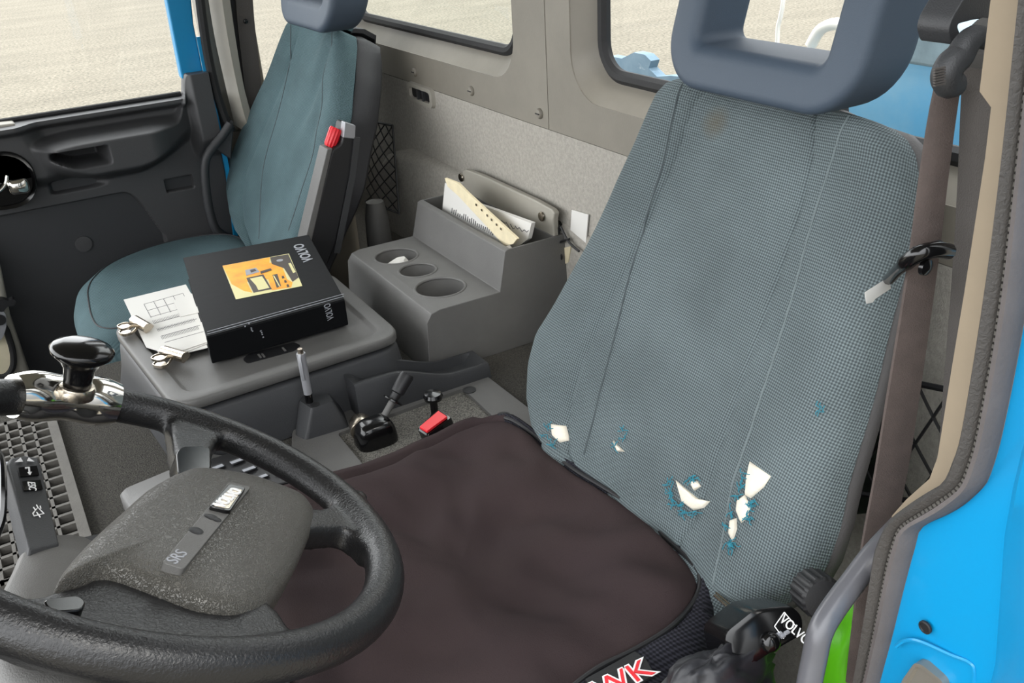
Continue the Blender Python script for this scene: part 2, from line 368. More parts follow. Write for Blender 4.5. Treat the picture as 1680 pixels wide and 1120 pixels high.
# vent slot in the felt
b = Bm(); p = at(693, 155, 'x', XW); rg = rrect(.125, .042, .012)
loft(b, [[p + V((0, a, c)) for a, c in rg], [p + V((-.008, a * .97, c * .93)) for a, c in rg], [p + V((-.008, a * .8, c * .55)) for a, c in rg], [p + V((-.001, a * .78, c * .5)) for a, c in rg]], cap=False)
vent = tag(obj('wall_vent', b, 'plastic_beige', angle=30), 'small grey rectangular belt slot bezel set in the felt wall behind the passenger seat', 'vent')
b = Bm(); poly(b, [p + V((-.0015, a * .8, c * .55)) for a, c in rg]); obj('slot_opening', b, 'black_soft', vent, flip=False)
b = Bm()
b.free()
for dy in (-.014, .012): b = Bm(); box(b, p + V((-.004, dy, 0)), (.006, .006, .024)); obj('slot_rib', b, 'plastic_dark', vent)
# engine tunnel
b = Bm(); rgt = [(1.02, -1.2), (1.03, -.80), (1.045, -.77), (1.07, ZT), (1.68, ZT), (1.72, -.78), (1.735, -.82), (1.74, -1.2)]
loft(b, [[V((-.95, y, z)) for y, z in rgt], [V((XW, y, z)) for y, z in rgt]])
tag(obj('engine_tunnel', b, 'carpet', angle=25), 'dark grey carpeted engine tunnel running between the two seats', 'tunnel')
# wall right (passenger side): B-pillar trim, quarter window, sill
b = Bm(); YD = 2.33
struct(obj('wall_right', (lambda q: (box(q, (.60, YD + .075, -.05), (.13, .06, 1.0)), box(q, (.70, YD + .085, -.84), (.34, .06, .72)), box(q, (.82, YD + .075, -.05), (.10, .06, 1.0)), box(q, (-.05, YD + .075, .42), (1.9, .06, .10)), q)[-1])(Bm()), 'trim', bevel=.012))
b = Bm(); poly(b, [(.64, YD + .05, -.48), (.78, YD + .05, -.48), (.78, YD + .05, .4), (.64, YD + .05, .4)]); struct(obj('window_3', b, 'pane', flip=False))
# pillar cover, beige grey, with the soft fold seen behind the passenger seat
b = Bm(); l = catmull(ats([(336, -40), (352, 60), (372, 150), (385, 205), (372, 205)][:4], 'y', YD - .0), 5); r_ = catmull(ats([(372, -40), (386, 60), (402, 150), (425, 230)], 'y', YD - .04), 5)
loft(b, [l, [p.lerp(q, .5) + V((0, -.025, 0)) for p, q in zip(l, r_)], r_], closed=False); struct(obj('trim_4', b, 'plastic_beige'))
b = Bm(); tube(b, catmull(ats([(324, -40), (332, 30), (345, 110), (364, 180), (380, 215)], 'y', YD - .035), 5), .011, 8); struct(obj('trim_5', b, 'rubber'))
b = Bm(); ribbon(b, ats([(326, 60), (340, 130), (354, 190), (367, 250), (374, 285), (388, 400)], 'y', YD - .03), (1, 0, 0), .010, .01); struct(obj('trim_6', b, 'blue'))
# wall left shell and unseen front panel added to block low light (mostly behind the frame)
b = Bm(); box(b, (.585, .305, -.35), (.09, .03, 1.6)); box(b, (.70, .305, -.82), (.32, .03, .70)); box(b, (.84, .305, 0), (.05, .03, 1.0)); box(b, (-.05, .305, .42), (1.8, .03, .10)); box(b, (-.05, .30, -1.16), (1.9, .06, .12)); struct(obj('wall_left', b, 'plastic_dark'))
b = Bm(); box(b, (-.97, 1.33, -.85), (.04, 2.06, .7)); struct(obj('front_light_block', b, 'plastic_dark'))
b = Bm(); poly(b, [(.62, .30, -.48), (.83, .30, -.48), (.83, .30, .40), (.62, .30, .40)]); struct(obj('added_window', b, 'pane', flip=False))  # unseen quarter window, added by symmetry to let light in behind the seat
# ------------------------------------------------------------------ passenger door (structure)
def sill(x): return -.432
def door_depth(x, z):
    """distance of the door skin towards the cab interior, measured from Y = 2.32"""
    up = ss(.40, .462, x)                                               # the swoosh sweeps up at the rear
    lz = -.486 + .075 * up ** 2.2 - .012 * ss(.2, .05, x)               # line of the bright ledge
    top = -.447
    d = .030 * ss(-.456, -.440, z) * (1 - ss(.435, .462, x))                                      # lip under the glass
    front = ss(.095, .15, x + .35 * (z + .50))                          # front end of the sculpted area
    arm_b = -.582 + .035 * ss(.22, .10, x) + .065 * ss(.30, .50, x)
    arm = ss(arm_b - .012, arm_b + .030, z) * (1 - ss(lz - .002, lz + .022, z))
    a_ = .085 * arm * front * (1 - .9 * ss(.34, .47, x)); p_ = .042 * ss(.440, .468, x) * ss(-.59, -.53, z)
    d += (a_ ** 4 + p_ ** 4 + 1e-12) ** .25
    d += .034 * (1 - front) * ss(-.585, -.55, z)
    # grip pocket behind the pull bar, and the recess under it
    zz = z - .02 * ss(.19, .12, x)
    pk = ss(.125, .15, x) * (1 - ss(.232, .252, x)) * ss(-.538, -.529, zz) * (1 - ss(-.503, -.494, z)); d -= .10 * pk * arm
    p2 = ss(.11, .13, x) * (1 - ss(.19, .245, x)) * ss(-.606, -.596, z) * (1 - ss(-.582, -.570, z)); d -= .03 * p2
    sl = ss(.362, .368, x) * (1 - ss(.425, .431, x)) * ss(-.652, -.645, z) * (1 - ss(-.625, -.618, z)); d -= .035 * sl
    # lower inset panel
    edge = -.628 - .13 * ss(.25, .345, x) ** 2
    d -= .018 * (1 - ss(edge - .006, edge, z)) * (1 - ss(.330, .338, x))
    return d
b = Bm(); rows = []
NX, NZ = 320, 320
for i in range(NX + 1):
    x = -.16 + i / NX * .668; col = []
    zt = -.432 + .052 * ss(.444, .460, x)
    for j in range(NZ + 1):
        z = -1.16 + j / NZ * (zt + 1.16)
        col.append(V((x, 2.32 - door_depth(x, z), z)))
    col.append(V((x, 2.33, zt + .002)))
    rows.append(col)
loft(b, rows, closed=False)
d1 = struct(obj('door_1', b, 'plastic_door', flip=False, angle=70))
b = Bm(); box(b, (.19, 2.36, -.80), (.70, .05, .72)); obj('door_core', b, 'plastic_dark', d1)
b = Bm(); prism(b, ats([(258, -60), (273, 0), (297, 122), (299, 130), (336, 130), (318, 40), (308, -60)], 'y', 2.31), (0, .03, 0)); obj('window_upright', b, 'blue', d1, bevel=.004)
b = Bm(); tube(b, [(-.3, 2.325, -.426), (.445, 2.325, -.426)], .006, 8); obj('glass_seal', b, 'rubber', d1)
b = Bm(); poly(b, [(-.9, 2.335, -.44), (.47, 2.335, -.44), (.44, 2.335, .4), (-.9, 2.335, .4)]); obj('door_glass', b, 'pane', d1, flip=False)
b = Bm(); lathe(b, [(.0085, 0), (.0085, .002), (.006, .003), (.005, .0015), (.001, .0015)], at(321, 133, 'y', 2.285), (0, -1, 0), 16); obj('screw_cap', b, 'plastic_dark', d1)
b = Bm(); lathe(b, [(.019, 0), (.019, .002), (.001, .003)], at(137, 400, 'y', 2.333), (0, -1, 0), 24); obj('round_cap', b, 'plastic_door', d1)
# raised block at the front of the sill
b = Bm(); prism(b, ats([(-30, 208), (24, 202), (30, 214), (-30, 220)], 'y', 2.285), (0, .04, 0)); obj('sill_block', b, 'plastic_beige', d1, bevel=.004)
# inner handle: dark dished escutcheon with chrome lever
hc = at(4, 297, 'y', 2.285)
b = Bm(); pr_ = [(x * 1.0, z) for x, z in rrect(.135, .128, .058, 8)]
loft(b, [[hc + V((x, 0, z)) for x, z in pr_], [hc + V((x * .96, -.008, z * .96)) for x, z in pr_], [hc + V((x * .88, -.004, z * .86)) for x, z in pr_], [hc + V((x * .8, .012, z * .78)) for x, z in pr_]]); es = obj('handle_bezel', b, 'black', d1, angle=35)
b = Bm(); lv = catmull([hc + V((-.07, -.02, -.02)), hc + V((-.02, -.018, -.018)), hc + V((.002, -.014, -.006)), hc + V((.012, -.01, .012))], 5); tube(b, lv, .0045, 10); obj('lever', b, 'chrome', es)
b = Bm(); q = hc + V((.027, -.016, -.014)); rg = rrect(.042, .034, .011, 5)
loft(b, [[q + V((x * .85, .012, z * .85)) for x, z in rg], [q + V((x, .006, z)) for x, z in rg], [q + V((x, -.003, z)) for x, z in rg], [q + V((x * .8, -.008, z * .8)) for x, z in rg]]); obj('lever_pad', b, 'chrome', es, angle=60)
# kerb window low in the front of the door with its pale surround
b = Bm(); kc = ats([(-60, 380), (2, 440), (18, 520), (45, 600), (54, 626), (30, 640), (-60, 650)], 'y', 2.26); prism(b, kc, (0, .05, 0)); obj('kerb_surround', b, 'plastic_beige', d1, bevel=.012)
b = Bm(); kp = catmull(ats([(-40, 610), (2, 618), (19, 606), (22, 585), (16, 558), (2, 530), (-40, 510)], 'y', 2.25), 5); tube(b, kp, .007, 8); obj('kerb_gasket', b, 'rubber', d1)
b = Bm(); poly(b, ats([(-40, 612), (2, 618), (19, 606), (22, 585), (16, 558), (2, 530), (-40, 510)], 'y', 2.252)); obj('kerb_glass', b, mat('kerb_pane', (214, 205, 178), .2, var=.04), d1, flip=False)
# black clip with grey bracket at left edge
cl = empty('wiper_bracket', at(0, 560, 'y', 2.23), 'small grey bracket with black clip at far left beside kerb window', 'bracket')
b = Bm(); prism(b, roundpoly(ats([(-20, 510), (8, 508), (12, 530), (4, 558), (-20, 568)], 'y', 2.23), .02), (0, .012, 0)); obj('bracket_plate', b, 'silver', cl)
b = Bm(); prism(b, roundpoly(ats([(-15, 493), (6, 491), (14, 494), (22, 490), (27, 495), (24, 501), (12, 503), (5, 512), (-15, 508)], 'y', 2.225), .004), (0, .02, 0)); obj('clip', b, 'black_soft', cl)
b = Bm(); lathe(b, [(.012, 0), (.012, .006), (.002, .006)], at(0, 524, 'y', 2.23), (0, -1, 0), 14); obj('clip_hole', b, 'black_soft', cl)
# grab loop at the passenger pillar
b = Bm(); gp = catmull(ats([(378, 203), (362, 226), (343, 250), (336, 272), (338, 310), (345, 350), (356, 378), (380, 392)], 'y', 2.26), 6); tube(b, gp, .011, 10)
gh = tag(obj('grab_handle', b, 'plastic_dark'), 'black curved grab loop on the door pillar beside the passenger seat', 'handle')
b = Bm(); prism(b, ats([(384, 198), (364, 222), (352, 244), (380, 262)], 'y', 2.265), (0, .03, 0)); obj('mount', b, 'plastic_dark', gh, bevel=.004)
# ================================================================== OUTSIDE
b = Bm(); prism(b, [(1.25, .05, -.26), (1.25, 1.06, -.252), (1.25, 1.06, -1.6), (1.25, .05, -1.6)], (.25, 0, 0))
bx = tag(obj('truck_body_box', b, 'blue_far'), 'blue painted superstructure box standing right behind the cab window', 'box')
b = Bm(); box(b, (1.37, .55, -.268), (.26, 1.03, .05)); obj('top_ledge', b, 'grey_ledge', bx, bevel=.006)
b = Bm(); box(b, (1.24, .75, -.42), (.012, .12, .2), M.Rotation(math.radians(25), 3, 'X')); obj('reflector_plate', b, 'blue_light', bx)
b = Bm(); q = [at(x, y, 'x', 1.6) for x, y in ((985, 100), (1000, 92), (1020, 96), (1040, 86), (1058, 90), (1068, 100), (1064, 112), (1078, 126), (1100, 124), (1150, 130), (1200, 200), (985, 200))]
prism(b, q, (.03, 0, 0)); tag(obj('blue_deck_panel', b, 'tarp'), 'pale blue ragged edged panel seen low through the window left of headrest', 'panel')
b = Bm(); tube(b, catmull([at(x, y, 'x', 1.55) for x, y in ((1330, 75), (1345, 50), (1365, 40), (1384, 42), (1400, 60), (1405, 90))], 6), .012, 10)
tag(obj('hose', b, 'hose'), 'white looped hose behind cab seen through driver headrest opening', 'hose')
b = Bm(); tube(b, catmull([at(x, y, 'x', 1.6) for x, y in ((1286, -60), (1285, 0), (1280, 30), (1276, 50), (1274, 120))], 6), .005, 8)
tag(obj('cable', b, 'hose'), 'thin pale cable hanging behind the cab, seen through headrest opening', 'cable')
# ================================================================== DRIVER SIDE PILLAR
XP = .5
seal_in = [(1690, -120), (1678, 0), (1649, 260), (1616, 500), (1583, 700), (1567, 755), (1551, 788), (1522, 806), (1492, 826), (1463, 850), (1447, 880), (1437, 912), (1422, 1010), (1404, 1120), (1385, 1220)]
seal_out = [(1760, -120), (1735, 0), (1702, 300), (1680, 503), (1643, 700), (1621, 779), (1605, 806), (1575, 832), (1551, 846), (1508, 868), (1497, 900), (1480, 963), (1460, 1045), (1440, 1120), (1415, 1220)]
A_ = resample(catmull(ats(seal_in, 'x', XP), 6), 90); Bo = resample(catmull(ats(seal_out, 'x', XP), 6), 90)
b = Bm(); cols = []
for t, dx in ((0, .012), (.03, -.004), (.2, -.010), (.42, -.008), (.47, -.003), (.56, -.003)): cols.append([p.lerp(q, t) + V((dx, 0, 0)) for p, q in zip(A_, Bo)])
loft(b, cols, closed=False); sealo = struct(obj('trim_7', b, 'seal', angle=60))
b = Bm(); cols = []
for t, dx in ((.56, -.003), (.60, -.008), (.75, -.009), (.92, -.004), (1.0, .004), (1.0, .02)): cols.append([p.lerp(q, t) + V((dx, 0, 0)) for p, q in zip(A_, Bo)])
loft(b, cols, closed=False); obj('seal_lip', b, 'lip', sealo, angle=60)
b = Bm(); mid = resample([p.lerp(q, .515) + V((-.0035, 0, 0)) for p, q in zip(A_, Bo)], 150)
for p, q in zip(mid, mid[1:]):
    t = (q - p).normalized(); x_, y_, z_ = frame(t, (1, 0, 0)); box(b, (p + q) / 2, (.0024, .0022, (q - p).length * .62), M((x_, y_, z_)).transposed())
obj('stitching', b, 'rubber_grey', sealo)
bl = [(1640, -60), (1625, 0), (1607, 150), (1626, 176), (1616, 260), (1582, 480), (1562, 600), (1538, 750), (1525, 785), (1487, 819), (1463, 846)]
br = [(1692, -60), (1682, 0), (1664, 150), (1660, 176), (1653, 260), (1622, 480), (1600, 600), (1572, 755), (1555, 790), (1496, 828), (1464, 852)]
b = Bm(); l = ats(bl, 'x', XP + .012); r_ = ats(br, 'x', XP + .012)
loft(b, [[p + V((.012, 0, 0)) for p in l], l, r_], closed=False); struct(obj('trim_8', b, 'beige', angle=30))
# blue jamb plate with outer facet
b = Bm(); o0 = [p + V((.003, 0, 0)) for p in Bo]; n_ = len(o0)
o1 = resample(ats([(1790, -120), (1755, 300), (1700, 640), (1662, 800), (1648, 880), (1633, 1090), (1600, 1220)], 'x', XP - .004), n_)
o2 = resample(ats([(1796, -120), (1761, 300), (1706, 640), (1668, 800), (1655, 880), (1640, 1090), (1607, 1220)], 'x', XP - .012), n_)
o3 = resample(ats([(1850, -120), (1840, 300), (1800, 640), (1760, 800), (1710, 880), (1690, 1090), (1680, 1220)], 'x', XP - .03), n_)
loft(b, [o0, o1, o2, o3], closed=False); jamb = struct(obj('trim_9', b, 'blue', angle=20))
b = Bm(); p = at(1519, 1028, 'x', XP - .002); lathe(b, [(.0052, 0), (.0052, .0015), (.004, .002), (.0035, .001), (.001, .001)], p, (-1, 0, 0), 18); obj('screw', b, 'black_soft', jamb)
b = Bm(); stp = [(1478, 1118), (1500, 1087), (1512, 1090), (1550, 1120), (1545, 1170), (1470, 1170)]; stc = ats(stp, 'x', XP - .008)
loft(b, [[p + V((.008, 0, 0)) for p in roundpoly(stc, .006)], roundpoly(stc, .006), shrink(roundpoly(stc, .006), .003, None), [p + V((.003, 0, 0)) for p in shrink(roundpoly(stc, .006), .005)]]); rs = Bm(); tube(rs, catmull(ats([(1470, 1060), (1486, 1050), (1510, 1052), (1560, 1074), (1590, 1086), (1598, 1100), (1596, 1140)], 'x', XP - .003), 5), .0016, 6); obj('pressed_edge', rs, 'blue', jamb)
stk = obj('striker_plate', b, 'striker', jamb)
# ================================================================== DRIVER SEAT
def dplane(z): return .545 + .5 * (z + .68)
DN = V((-1, 0, .5)).normalized()
class Seat:
    def __init__(s, px_left, px_right, x0, z0, k, zb, zt):
        s.k = k; s.x0 = x0; s.z0 = z0; s.n = V((-1, 0, k)).normalized(); s.p0 = V((x0, 0, z0)); s.zb = zb; s.zt = zt
        s.L = sorted((onp(x, y, s.p0, s.n).z, onp(x, y, s.p0, s.n).y) for x, y in px_left)
        s.R = sorted((onp(x, y, s.p0, s.n).z, onp(x, y, s.p0, s.n).y) for x, y in px_right)
    def pt(s, y, z, w=0): return V((s.x0 + s.k * (z - s.z0), y, z)) + s.n * w
    def outline(s, n=40, grow=0.):
        zs = [s.zb + (s.zt - s.zb) * (1 - (1 - i / n) ** 1.6) for i in range(n + 1)]
        rt = [(interp(s.R, z), z) for z in zs]; lf = [(interp(s.L, z), z) for z in zs]
        return zs, lf, rt
    def prof(s, y, z, yl, yr, rd, bol, dish):
        d = min(yl - y, y - yr, (s.zt - z) * 1.1); d = max(0, d)
        u = (2 * y - yl - yr) / (yl - yr)
        w_ = bol * math.exp(-((abs(u) - .78) / .22) ** 2) - dish * (1 - u * u)
        if d < rd: w_ -= rd - math.sqrt(max(0, rd * rd - (rd - d) ** 2))
        return w_
    def front(s, rd=.035, bol=.012, dish=.008, n=60, mcols=56, extra=None):
        zs, lf, rt = s.outline(n); bm = Bm(); uvs = {}; rows = []
        for (yl, z), (yr, _) in zip(lf, rt):
            row = []; ua = 0
            for j in range(mcols + 1):
                t = .5 - .5 * math.cos(math.pi * j / mcols) if False else j / mcols
                t = t + .5 * (t - .5) * (1 - abs(2 * t - 1)) * -.35
                y = yl + (yr - yl) * t; w_ = s.prof(y, z, yl, yr, rd, bol, dish)
                if extra: w_ += extra(y, z, (2 * y - yl - yr) / (yl - yr))
                q_ = s.pt(y, z, w_); ua += (q_ - row[-1]).length if row else 0; row.append(q_); uvs[len(uvs)] = (ua, z * 1.118)
            for j in range(mcols + 1): k_ = len(uvs) - mcols - 1 + j; uvs[k_] = (uvs[k_][0] - ua / 2, uvs[k_][1])
            rows.append(row)
        vr = loft(bm, rows, closed=False); bm.verts.index_update(); bm.verts.ensure_lookup_table()
        ul = bm.loops.layers.uv.new('UVMap')
        for f in bm.faces:
            for lp in f.loops: lp[ul].uv = uvs[lp.vert.index]
        return bm
    def shell(s, profile, n=40):
        """profile: list of (w, outward growth)"""
        zs, lf, rt = s.outline(n); e_ = [i / 14 for i in range(1, 14)]
        base = list(rt) + [(rt[-1][0] + (lf[-1][0] - rt[-1][0]) * t, s.zt) for t in e_] + list(lf[::-1]) + [(lf[0][0] + (rt[0][0] - lf[0][0]) * t, s.zb) for t in e_]
        cy = sum(y for y, z in base) / len(base); bm = Bm(); rings = []
        for w_, g in profile:
            ring = []
            for y, z in base:
                sy = 1 if y > cy else -1; ey = min(1, abs(y - cy) / .12)
                top = ss(s.zt - .05, s.zt, z)
                ring.append(s.pt(y + sy * g * ey, z + g * top, w_))
            rings.append(ring)
        c = sum(rings[-1], V()) / len(rings[-1]); rings.append([c + (p - c) * .5 for p in rings[-1]]); rings.append([c + (p - c) * .02 for p in rings[-1]])
        loft(bm, rings); return bm
DL = [(880, 716), (862, 690), (853, 640), (857, 590), (870, 540), (900, 490), (950, 400), (990, 320), (1030, 230), (1052, 175), (1064, 150), (1080, 134), (1100, 126), (1125, 124), (1170, 130)]
DR = [(1205, 1010), (1233, 1004), (1287, 978), (1326, 932), (1349, 861), (1363, 796), (1389, 705), (1411, 621), (1435, 524), (1466, 394), (1479, 330), (1482, 280), (1476, 240), (1462, 215), (1438, 196), (1400, 186), (1340, 172)]
dseat = empty('driver_chair', (.42, .73, -1.2), 'driver seat with torn grey-blue woven backrest and square ring headrest', 'seat')
S = Seat(DL, DR, .545, -.68, .5, -.72, -.2285)
def dex(y, z, u):
    g = 0
    for uu in (.55, -.42): g -= .003 * math.exp(-((u - uu - .05 * (z + .5)) / .012) ** 2)
    return g + .003 * noise.noise(V((y * 14, z * 14, 3)))
back = obj('backrest', S.front(extra=dex, n=90, mcols=110), 'dfabric', dseat, flip=False)
bk = obj('backrest_shell', S.shell([(-.030, -.004), (-.036, .003), (-.046, .004), (-.058, -.003), (-.085, -.028), (-.105, -.055), (-.115, -.09)]), 'shell', dseat, angle=50)
# seams: doubled stitched lines down the backrest
def seam(pxs, name, m, parent, seat, ex, r=.0011, lift=.0002):
    path = []
    for p in catmull([(x, y, 0) for x, y in pxs], 8):
        q = onp(p.x, p.y, seat.p0, seat.n); yl = interp(seat.L, q.z); yr = interp(seat.R, q.z)
        path.append(seat.pt(q.y, q.z, seat.prof(q.y, q.z, yl, yr, .035, .012, .008) + lift + ex(q.y, q.z, (2 * q.y - yl - yr) / (yl - yr))))
    bm = Bm(); tube(bm, path, r, 6); return obj(name, bm, m, parent)
seam([(1126, 130), (1085, 280), (1040, 420), (1000, 560), (970, 680), (952, 745)], 'seam', 'seamline', back, S, dex)
seam([(1395, 190), (1340, 330), (1290, 520), (1240, 680), (1200, 800), (1180, 960)], 'seam', 'seamlight', back, S, dex)
# tears showing foam
def patch(pxs, name, m, parent, seat, lift, r=0, th=.003):
    pts = []
    for x, y in pxs:
        q = onp(x, y, seat.p0, seat.n); yl = interp(seat.L, q.z); yr = interp(seat.R, q.z)
        pts.append(seat.pt(q.y, q.z, seat.prof(q.y, q.z, yl, yr, .035, .012, .008) + lift + .003 * noise.noise(V((q.y * 14, q.z * 14, 3)))))
    bm = Bm(); c = sum(pts, V()) / len(pts)
    loft(bm, [[p - seat.n * .004 for p in pts], pts, [c + (p - c) * .8 + seat.n * th for p in pts], [c + (p - c) * .3 + seat.n * th for p in pts]]); return obj(name, bm, m, parent, angle=80)
TEARS = [[(1232, 757), (1274, 782), (1262, 800), (1240, 818), (1228, 812), (1228, 780)], [(1214, 820), (1228, 812), (1240, 832), (1236, 850), (1224, 858), (1213, 838)], [(1203, 852), (1214, 850), (1216, 868), (1210, 888), (1202, 876)],
         [(1102, 787), (1118, 800), (1140, 818), (1160, 822), (1150, 832), (1132, 836), (1112, 822)], [(1126, 788), (1138, 788), (1144, 797), (1134, 804)], [(908, 696), (926, 698), (930, 722), (920, 726), (910, 714)], [(1000, 722), (1012, 734), (1018, 740), (1008, 740)]]
for t in TEARS:
    o = patch(t, 'tear', 'foam', back, S, .0008); o['label'] = 'torn hole showing white foam'
def frays(pxs, n, spread, ln):
    bm = Bm()
    for i in range(n):
        x, y = pxs[rnd.randrange(len(pxs))]; x += rnd.uniform(-spread, spread); y += rnd.uniform(-spread, spread); a = rnd.uniform(0, 6.28); path = []
        for k in range(4):
            xx = x + math.cos(a) * ln * k / 3 + rnd.uniform(-2, 2); yy = y + math.sin(a) * ln * k / 3 + rnd.uniform(-2, 2)
            q = onp(xx, yy, S.p0, S.n); yl = interp(S.L, q.z); yr = interp(S.R, q.z); path.append(S.pt(q.y, q.z, S.prof(q.y, q.z, yl, yr, .035, .012, .008) + .003 + .002 * math.sin(k * 1.05)))
        tube(bm, catmull(path, 3), .0005, 5)
    return bm
fr = obj('frayed_threads', frays([(1224, 780), (1222, 800), (1216, 815), (1206, 840), (1200, 862), (1204, 890), (1212, 896), (1240, 830), (1238, 850), (1250, 820)], 60, 3, 12), 'thread', back); fr['label'] = 'teal frayed threads'
fr = obj('frayed_threads', frays([(1098, 790), (1098, 810), (1106, 828), (1120, 840), (1140, 842), (1130, 784)], 44, 3, 12), 'thread', back); fr['label'] = 'teal frayed threads'
for q_, k_ in (([(906, 716), (914, 728), (908, 700)], 12), ([(1004, 730), (1020, 716), (1016, 708)], 12), ([(1356, 672), (1358, 676)], 5)): fr = obj('frayed_threads', frays(q_, k_, 3, 9), 'thread', back); fr['label'] = 'teal frayed threads'
# headrest
def headrest(parent, cx, cy, cz, w, h, d, bar, m):
    bm = Bm(); N = 10; path = rrect(w - bar, h - bar, .036, N); rings = []
    path = [(a, c) for a, c in path]
    for i, (a, c) in enumerate(path):
        a2, c2 = path[(i + 1) % len(path)]; a0, c0 = path[i - 1]; t = V((0, a2 - a0, c2 - c0)).normalized(); nn = V((0, t.z, -t.y))
        ctr = V((cx, cy + a, cz + c)); sec = rrect(d, bar, min(d, bar) * .27, 5)
        rings.append([ctr + V((1, 0, 0)) * u + nn * v for u, v in sec])
    rings.append(rings[0]); loft(bm, rings, cap=False); bmesh.ops.remove_doubles(bm, verts=bm.verts, dist=1e-6)
    for v in bm.verts: v.co.x += .28 * (v.co.z - cz)
    return obj('headrest', bm, m, parent, angle=80)
hr = headrest(dseat, .783, .738, -.108, .282, .25, .080, .048, 'headrest')
# seat base and cushion (mostly under the loose cover)
def slab(bm, outline, zs):
    """outline: closed list of points (x,y); zs: list of (z, inset)"""
    loft(bm, [[V((p.x, p.y, z)) for p in shrink([V((x, y, 0)) for x, y in outline], ins)] for z, ins in zs])
oc = [(p[0] + .34, p[1] + .745) for p in rrect(.43, .50, .08, 8)]
b = Bm(); slab(b, oc, [(-.84, .02), (-.82, 0), (-.78, -.005), (-.76, .005), (-.752, .03), (-.75, .1)]); obj('cushion', b, 'shell_dark', dseat)
b = Bm(); box(b, (.34, .745, -.93), (.36, .42, .16)); box(b, (.34, .745, -1.11), (.40, .44, .19)); obj('base', b, 'plastic_dark', dseat, bevel=.02)
# control panel with knob on the outer side
bm_ = Bm(); cpx = [(1186, 1040), (1236, 1000), (1262, 995), (1300, 992), (1318, 1010), (1318, 1040), (1256, 1076), (1220, 1100), (1196, 1090)]
ctop = [at(x, y, 'y', .452) for x, y in cpx]
cpN = V((-.25, -.8, .55)).normalized(); p0 = at(1270, 1030, 'y', .44); ctop = roundpoly([onp(x, y, p0, cpN) for x, y in cpx], .008)
cc = sum(ctop, V()) / len(ctop)
loft(bm_, [[p - cpN * .05 for p in ctop], [p - cpN * .006 for p in ctop], [cc + (p - cc) * .97 for p in ctop], [cc + (p - cc) * .8 + cpN * .002 for p in ctop]]); cp = obj('control_panel', bm_, 'black', dseat, angle=45)
rt_ = (onp(1300, 1028, p0, cpN) - onp(1272, 1002, p0, cpN)); up_ = onp(1292, 1004, p0, cpN) - onp(1272, 1024, p0, cpN)
def dec(px): return onp(px[0], px[1], p0, cpN) + cpN * .0035
text('VOLVO', .0125, onp(1301, 1032, p0, cpN) + cpN * .0035, rt_, up_, 'white', 'lettering', cp, sx=.8)
b = Bm(); fp = [dec(q) for q in ((1268, 1026), (1284, 1003), (1303, 1026), (1283, 1046))]
for p, q in ((0, 1), (1, 2), (0, 3)): tube(b, [fp[p], fp[q]], .0005, 4)
obj('label_outline', b, 'white', cp)
b = Bm()
for q in ((1276, 1038), (1281, 1042), (1288, 1036)): box(b, dec(q), (.005, .003, .002))
obj('small_marks', b, 'greyprint', cp)
b = Bm(); ce = onp(1262, 1052, p0, cpN); lathe(b, [(.010, 0), (.009, .005), (.006, .008), (.001, .009)], ce, cpN, 20); obj('rocker_button', b, 'black', cp)
b = Bm(); kx = at(1350, 982, 'y', .43); ax_ = V((-.35, -.85, .35)).normalized(); x_, y_, z_ = frame(ax_); seg = 72; rings = []
for r0, h in ((.0195, -.026), (.0195, .0), (.018, .003), (.009, .005)):
    rings.append([kx + z_ * h + (x_ * math.cos(2 * math.pi * k / seg) + y_ * math.sin(2 * math.pi * k / seg)) * (r0 + (.0012 if k % 4 < 2 and h < .002 else 0)) for k in range(seg)])
loft(b, rings); obj('lumbar_knob', b, 'black_soft', dseat, angle=35)
# ------------------------------------------------------------------ loose cover on the driver cushion
zc = -.69
fab = [(828, 690), (880, 722), (930, 768), (1010, 818), (1066, 858), (1086, 884), (1128, 922), (1145, 950), (1138, 985), (1100, 1030), (1040, 1068), (970, 1104)]
ol = ats(fab, 'z', zc) + [V((.30, .525, zc)), V((.20, .50, zc)), V((.13, .55, zc)), V((.115, .72, zc)), V((.12, .93, zc)), V((.16, 1.0, zc))] + ats([(600, 778), (700, 735), (770, 702)], 'z', zc - .01)
ol = catmull(ol, 6, closed=True); ol = resample(ol + [ol[0]], 141)[:-1]; cc = V((.34, .76, zc))
def wr(p): return .017 * noise.noise(V((p.x * 9, p.y * 12, 0))) + .009 * noise.noise(V((p.x * 22 + p.y * 10, p.y * 16, 5))) + .0025 * noise.noise(V((p.x * 45, p.y * 34, 9)))
cov = empty('seat_cover', (.34, .76, -.72), 'black brown fabric cover loosely laid over the driver seat cushion', 'cover')
b = Bm(); rings = []
for s_, dz in ((1.0, -.004), (.985, .002), (.96, .006), (.93, .008), (.9, .009), (.86, .009), (.82, .008), (.77, .0065), (.72, .005), (.66, .003), (.6, .001), (.54, -.001), (.48, -.003), (.42, -.005), (.36, -.006), (.3, -.0065), (.24, -.007), (.18, -.007), (.12, -.007), (.06, -.007), (.01, -.007)):
    ring = []
    for p in ol:
        q = cc + (p - cc) * s_; k = min(1, (1 - s_) * 12 + .25); ring.append(V((q.x, q.y, p.z * s_ + zc * (1 - s_) + dz + wr(q) * k)))
    rings.append(ring)
vr = loft(b, rings, cap=False); b.faces.new(vr[-1]); obj('top_cloth', b, 'cover', cov, angle=180)
b = Bm(); rings = []; uvd = []
for d, dz in ((-.004, -.003), (.008, .006), (.022, .004), (.036, -.008), (.044, -.03), (.044, -.055)):
    rings.append([p + (p - cc).normalized() * d * (1.0 if p.x < .5 else .55) + V((0, 0, dz + .004 * noise.noise(p * 22))) for p in ol])
vr = loft(b, rings, cap=False); ul = b.loops.layers.uv.new('UVMap')
